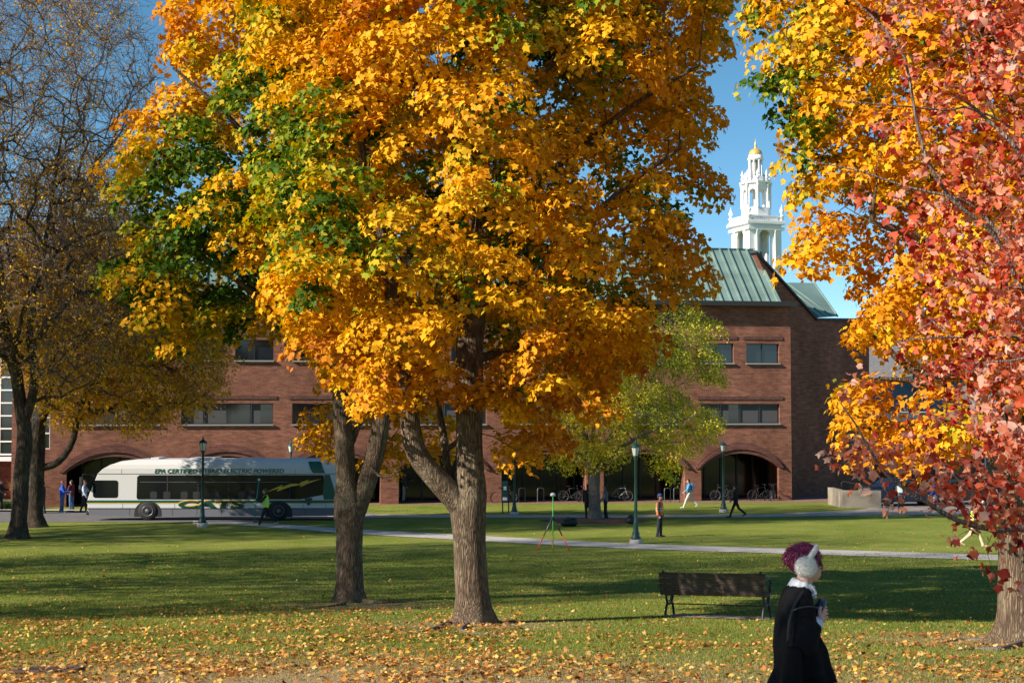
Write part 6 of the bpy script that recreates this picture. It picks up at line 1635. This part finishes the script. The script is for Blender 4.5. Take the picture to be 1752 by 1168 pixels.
obj('bag_body', bm, mat('black leather', (.005, .005, .006), .85, spec=.15), bg_, smooth=True)
bm = NB(); a_, r_ = smooth_path([W(1332, 1085, -.262), W(1336, 1050, -.25), W(1348, 1024, -.21), W(1366, 1008, -.12), W(1374, 1006, 0), W(1352, 1012, .12)], [.008] * 6, .02); tube(bm, a_, .008, 8); obj('strap', bm, mat('strap leather', (.012, .012, .014), .6), bg_)
bm = NB(); a_, r_ = smooth_path([W(1338, 1036, -.255), W(1350, 1028, -.275), W(1372, 1026, -.262), W(1384, 1030, -.235)], [.005] * 4, .02); tube(bm, a_, .004, 8); obj('piping', bm, mat('grey piping', (.03, .033, .045), .5), bg_)

# ================================================================== TREES OUTSIDE THE FRAME ON THE SUNNY SIDE (they cast the lawn's shade)
def root_name(o): return o.name.split('.')[0]
loc_tree = [o for o in bpy.data.objects if o.parent is None and root_name(o) == 'honey_locust_tree'][0]
for (x, y, rz, sc_, lab) in ((-25, 40, 1.2, .75, 'half bare honey locust out of view left of the lawn, nearer the road'), (-21, 31, 2.5, .7, 'half bare honey locust out of view left of the left maple'), (-33, 52, 4., .95, 'half bare honey locust out of view by the road'), (-15.5, 24, 5., .42, 'small honey locust out of view beside the near left lawn')):
    c_ = copy_tree(loc_tree, (x, y, float(gz(y))), rz, lab, (sc_, sc_, sc_)); c_['group'] = 'trees beyond the left edge of the picture'
mt = copy_tree(tc_, (-13.2, .9, float(gz(.9)) ), .5, 'leafy tree out of view on the left that shades the person in the cape', (.85, .85, .95)); mt['group'] = 'trees beyond the left edge of the picture'

# ================================================================== FALLEN LEAVES AND GRASS BLADES
r = np.random.default_rng(99)
def scatter(n, y0, y1, wfun, pw=1.0):
    y = y0 + (y1 - y0) * r.random(n * 4) ** pw; x = r.uniform(-.40, .40, n * 4) * y * 1.05
    k = r.random(n * 4) < wfun(x, y) ; return x[k][:n], y[k][:n]
def nz2(x, y, s, seed=0): return np.array([mnoise.noise(Vector((a * s, b * s, seed))) for a, b in zip(x, y)])
def wleaf(x, y):
    px = 876 + x / y * F
    w = np.where(y < 21.5, .9, np.where(y < 29, .75, .08)); w = np.where((px > 900) & (y > 21.8), .13, w)
    w = np.where((px > 900) & (y < 21.5), .42, w); w = np.where((px < 200) & (y > 26), .12, w)
    w = w * np.clip(1 + nz2(x, y, .7, 3.) * 1.9, .1, 1.8) * np.clip((y - 6) / 10, .5, 1)
    return np.clip(w * .75, 0, 1)
lx, ly = scatter(28000, 9.8, 62, wleaf, 1.9)
n = len(lx); pos = np.stack([lx, ly, gz(ly) + r.uniform(.012, .045, n)], 1); nr = np.array([0, 0, 1.]) + r.normal(size=(n, 3)) * .42; tp = r.normal(size=(n, 3)) * np.array([1, 1, .15])
col = ramp_cols(r.random(n), [(0, (.12, .05, .025)), (.25, (.36, .13, .03)), (.55, (.52, .24, .055)), (.75, (.58, .34, .13)), (.88, (.76, .45, .04)), (1, (.64, .46, .22))])
M_fall = leaf_mat('fallen leaf', .18, .6, .2)
tag(leaves('fallen_leaves', pos, nr, tp, .047 * r.uniform(.5, 1.5, n), col, M_fall, None, LEAF, LEAFQ, r, .5), kind='stuff')
n = 380000
y = 10.4 + 40 * r.random(n) ** 2.2; x = r.uniform(-.39, .39, n) * y
d_ = dry_at(x, y); keep = r.random(n) < (1 - .55 * np.clip(d_, 0, 1)); x, y, d_ = x[keep], y[keep], d_[keep]; n = len(x)
h = r.uniform(.018, .055, n) * (1 - .35 * d_) * (1 + (y - 12) * .004); a = r.uniform(0, 2 * PI, n); wd_ = .0042 + .00030 * (y - 12)
b = np.stack([x, y, gz(y) - .004], 1); s = np.stack([np.cos(a), np.sin(a), np.zeros(n)], 1) * wd_[:, None]; tl_ = r.normal(size=(n, 3)) * .6; tl_[:, 2] = 1; tl_ /= np.linalg.norm(tl_, axis=1, keepdims=True)
V = np.stack([b - s, b + s, b + tl_ * h[:, None]], 1).reshape(-1, 3); Ft = np.arange(3 * n).reshape(n, 3)
patch = np.clip(.5 + nz2(x, y, .45, 8.) * .9, 0, 1)[:, None]
g1_ = np.array([.125, .178, .021]); g2_ = np.array([.225, .250, .045]); st1 = np.array([.42, .31, .15])
c = g1_ * (1 - patch) + g2_ * patch; c = c * r.uniform(.7, 1.3, (n, 1)); dm_ = (r.random(n) < np.clip(d_ * 1.1 + .07, 0, .95))[:, None]; c = np.where(dm_, st1 * r.uniform(.6, 1.3, (n, 1)), c)
tag(np_mesh('grass', V, Ft, leaf_mat('grass blade', .3, .6, .15), None, np.repeat(c, 3, 0)), kind='stuff')
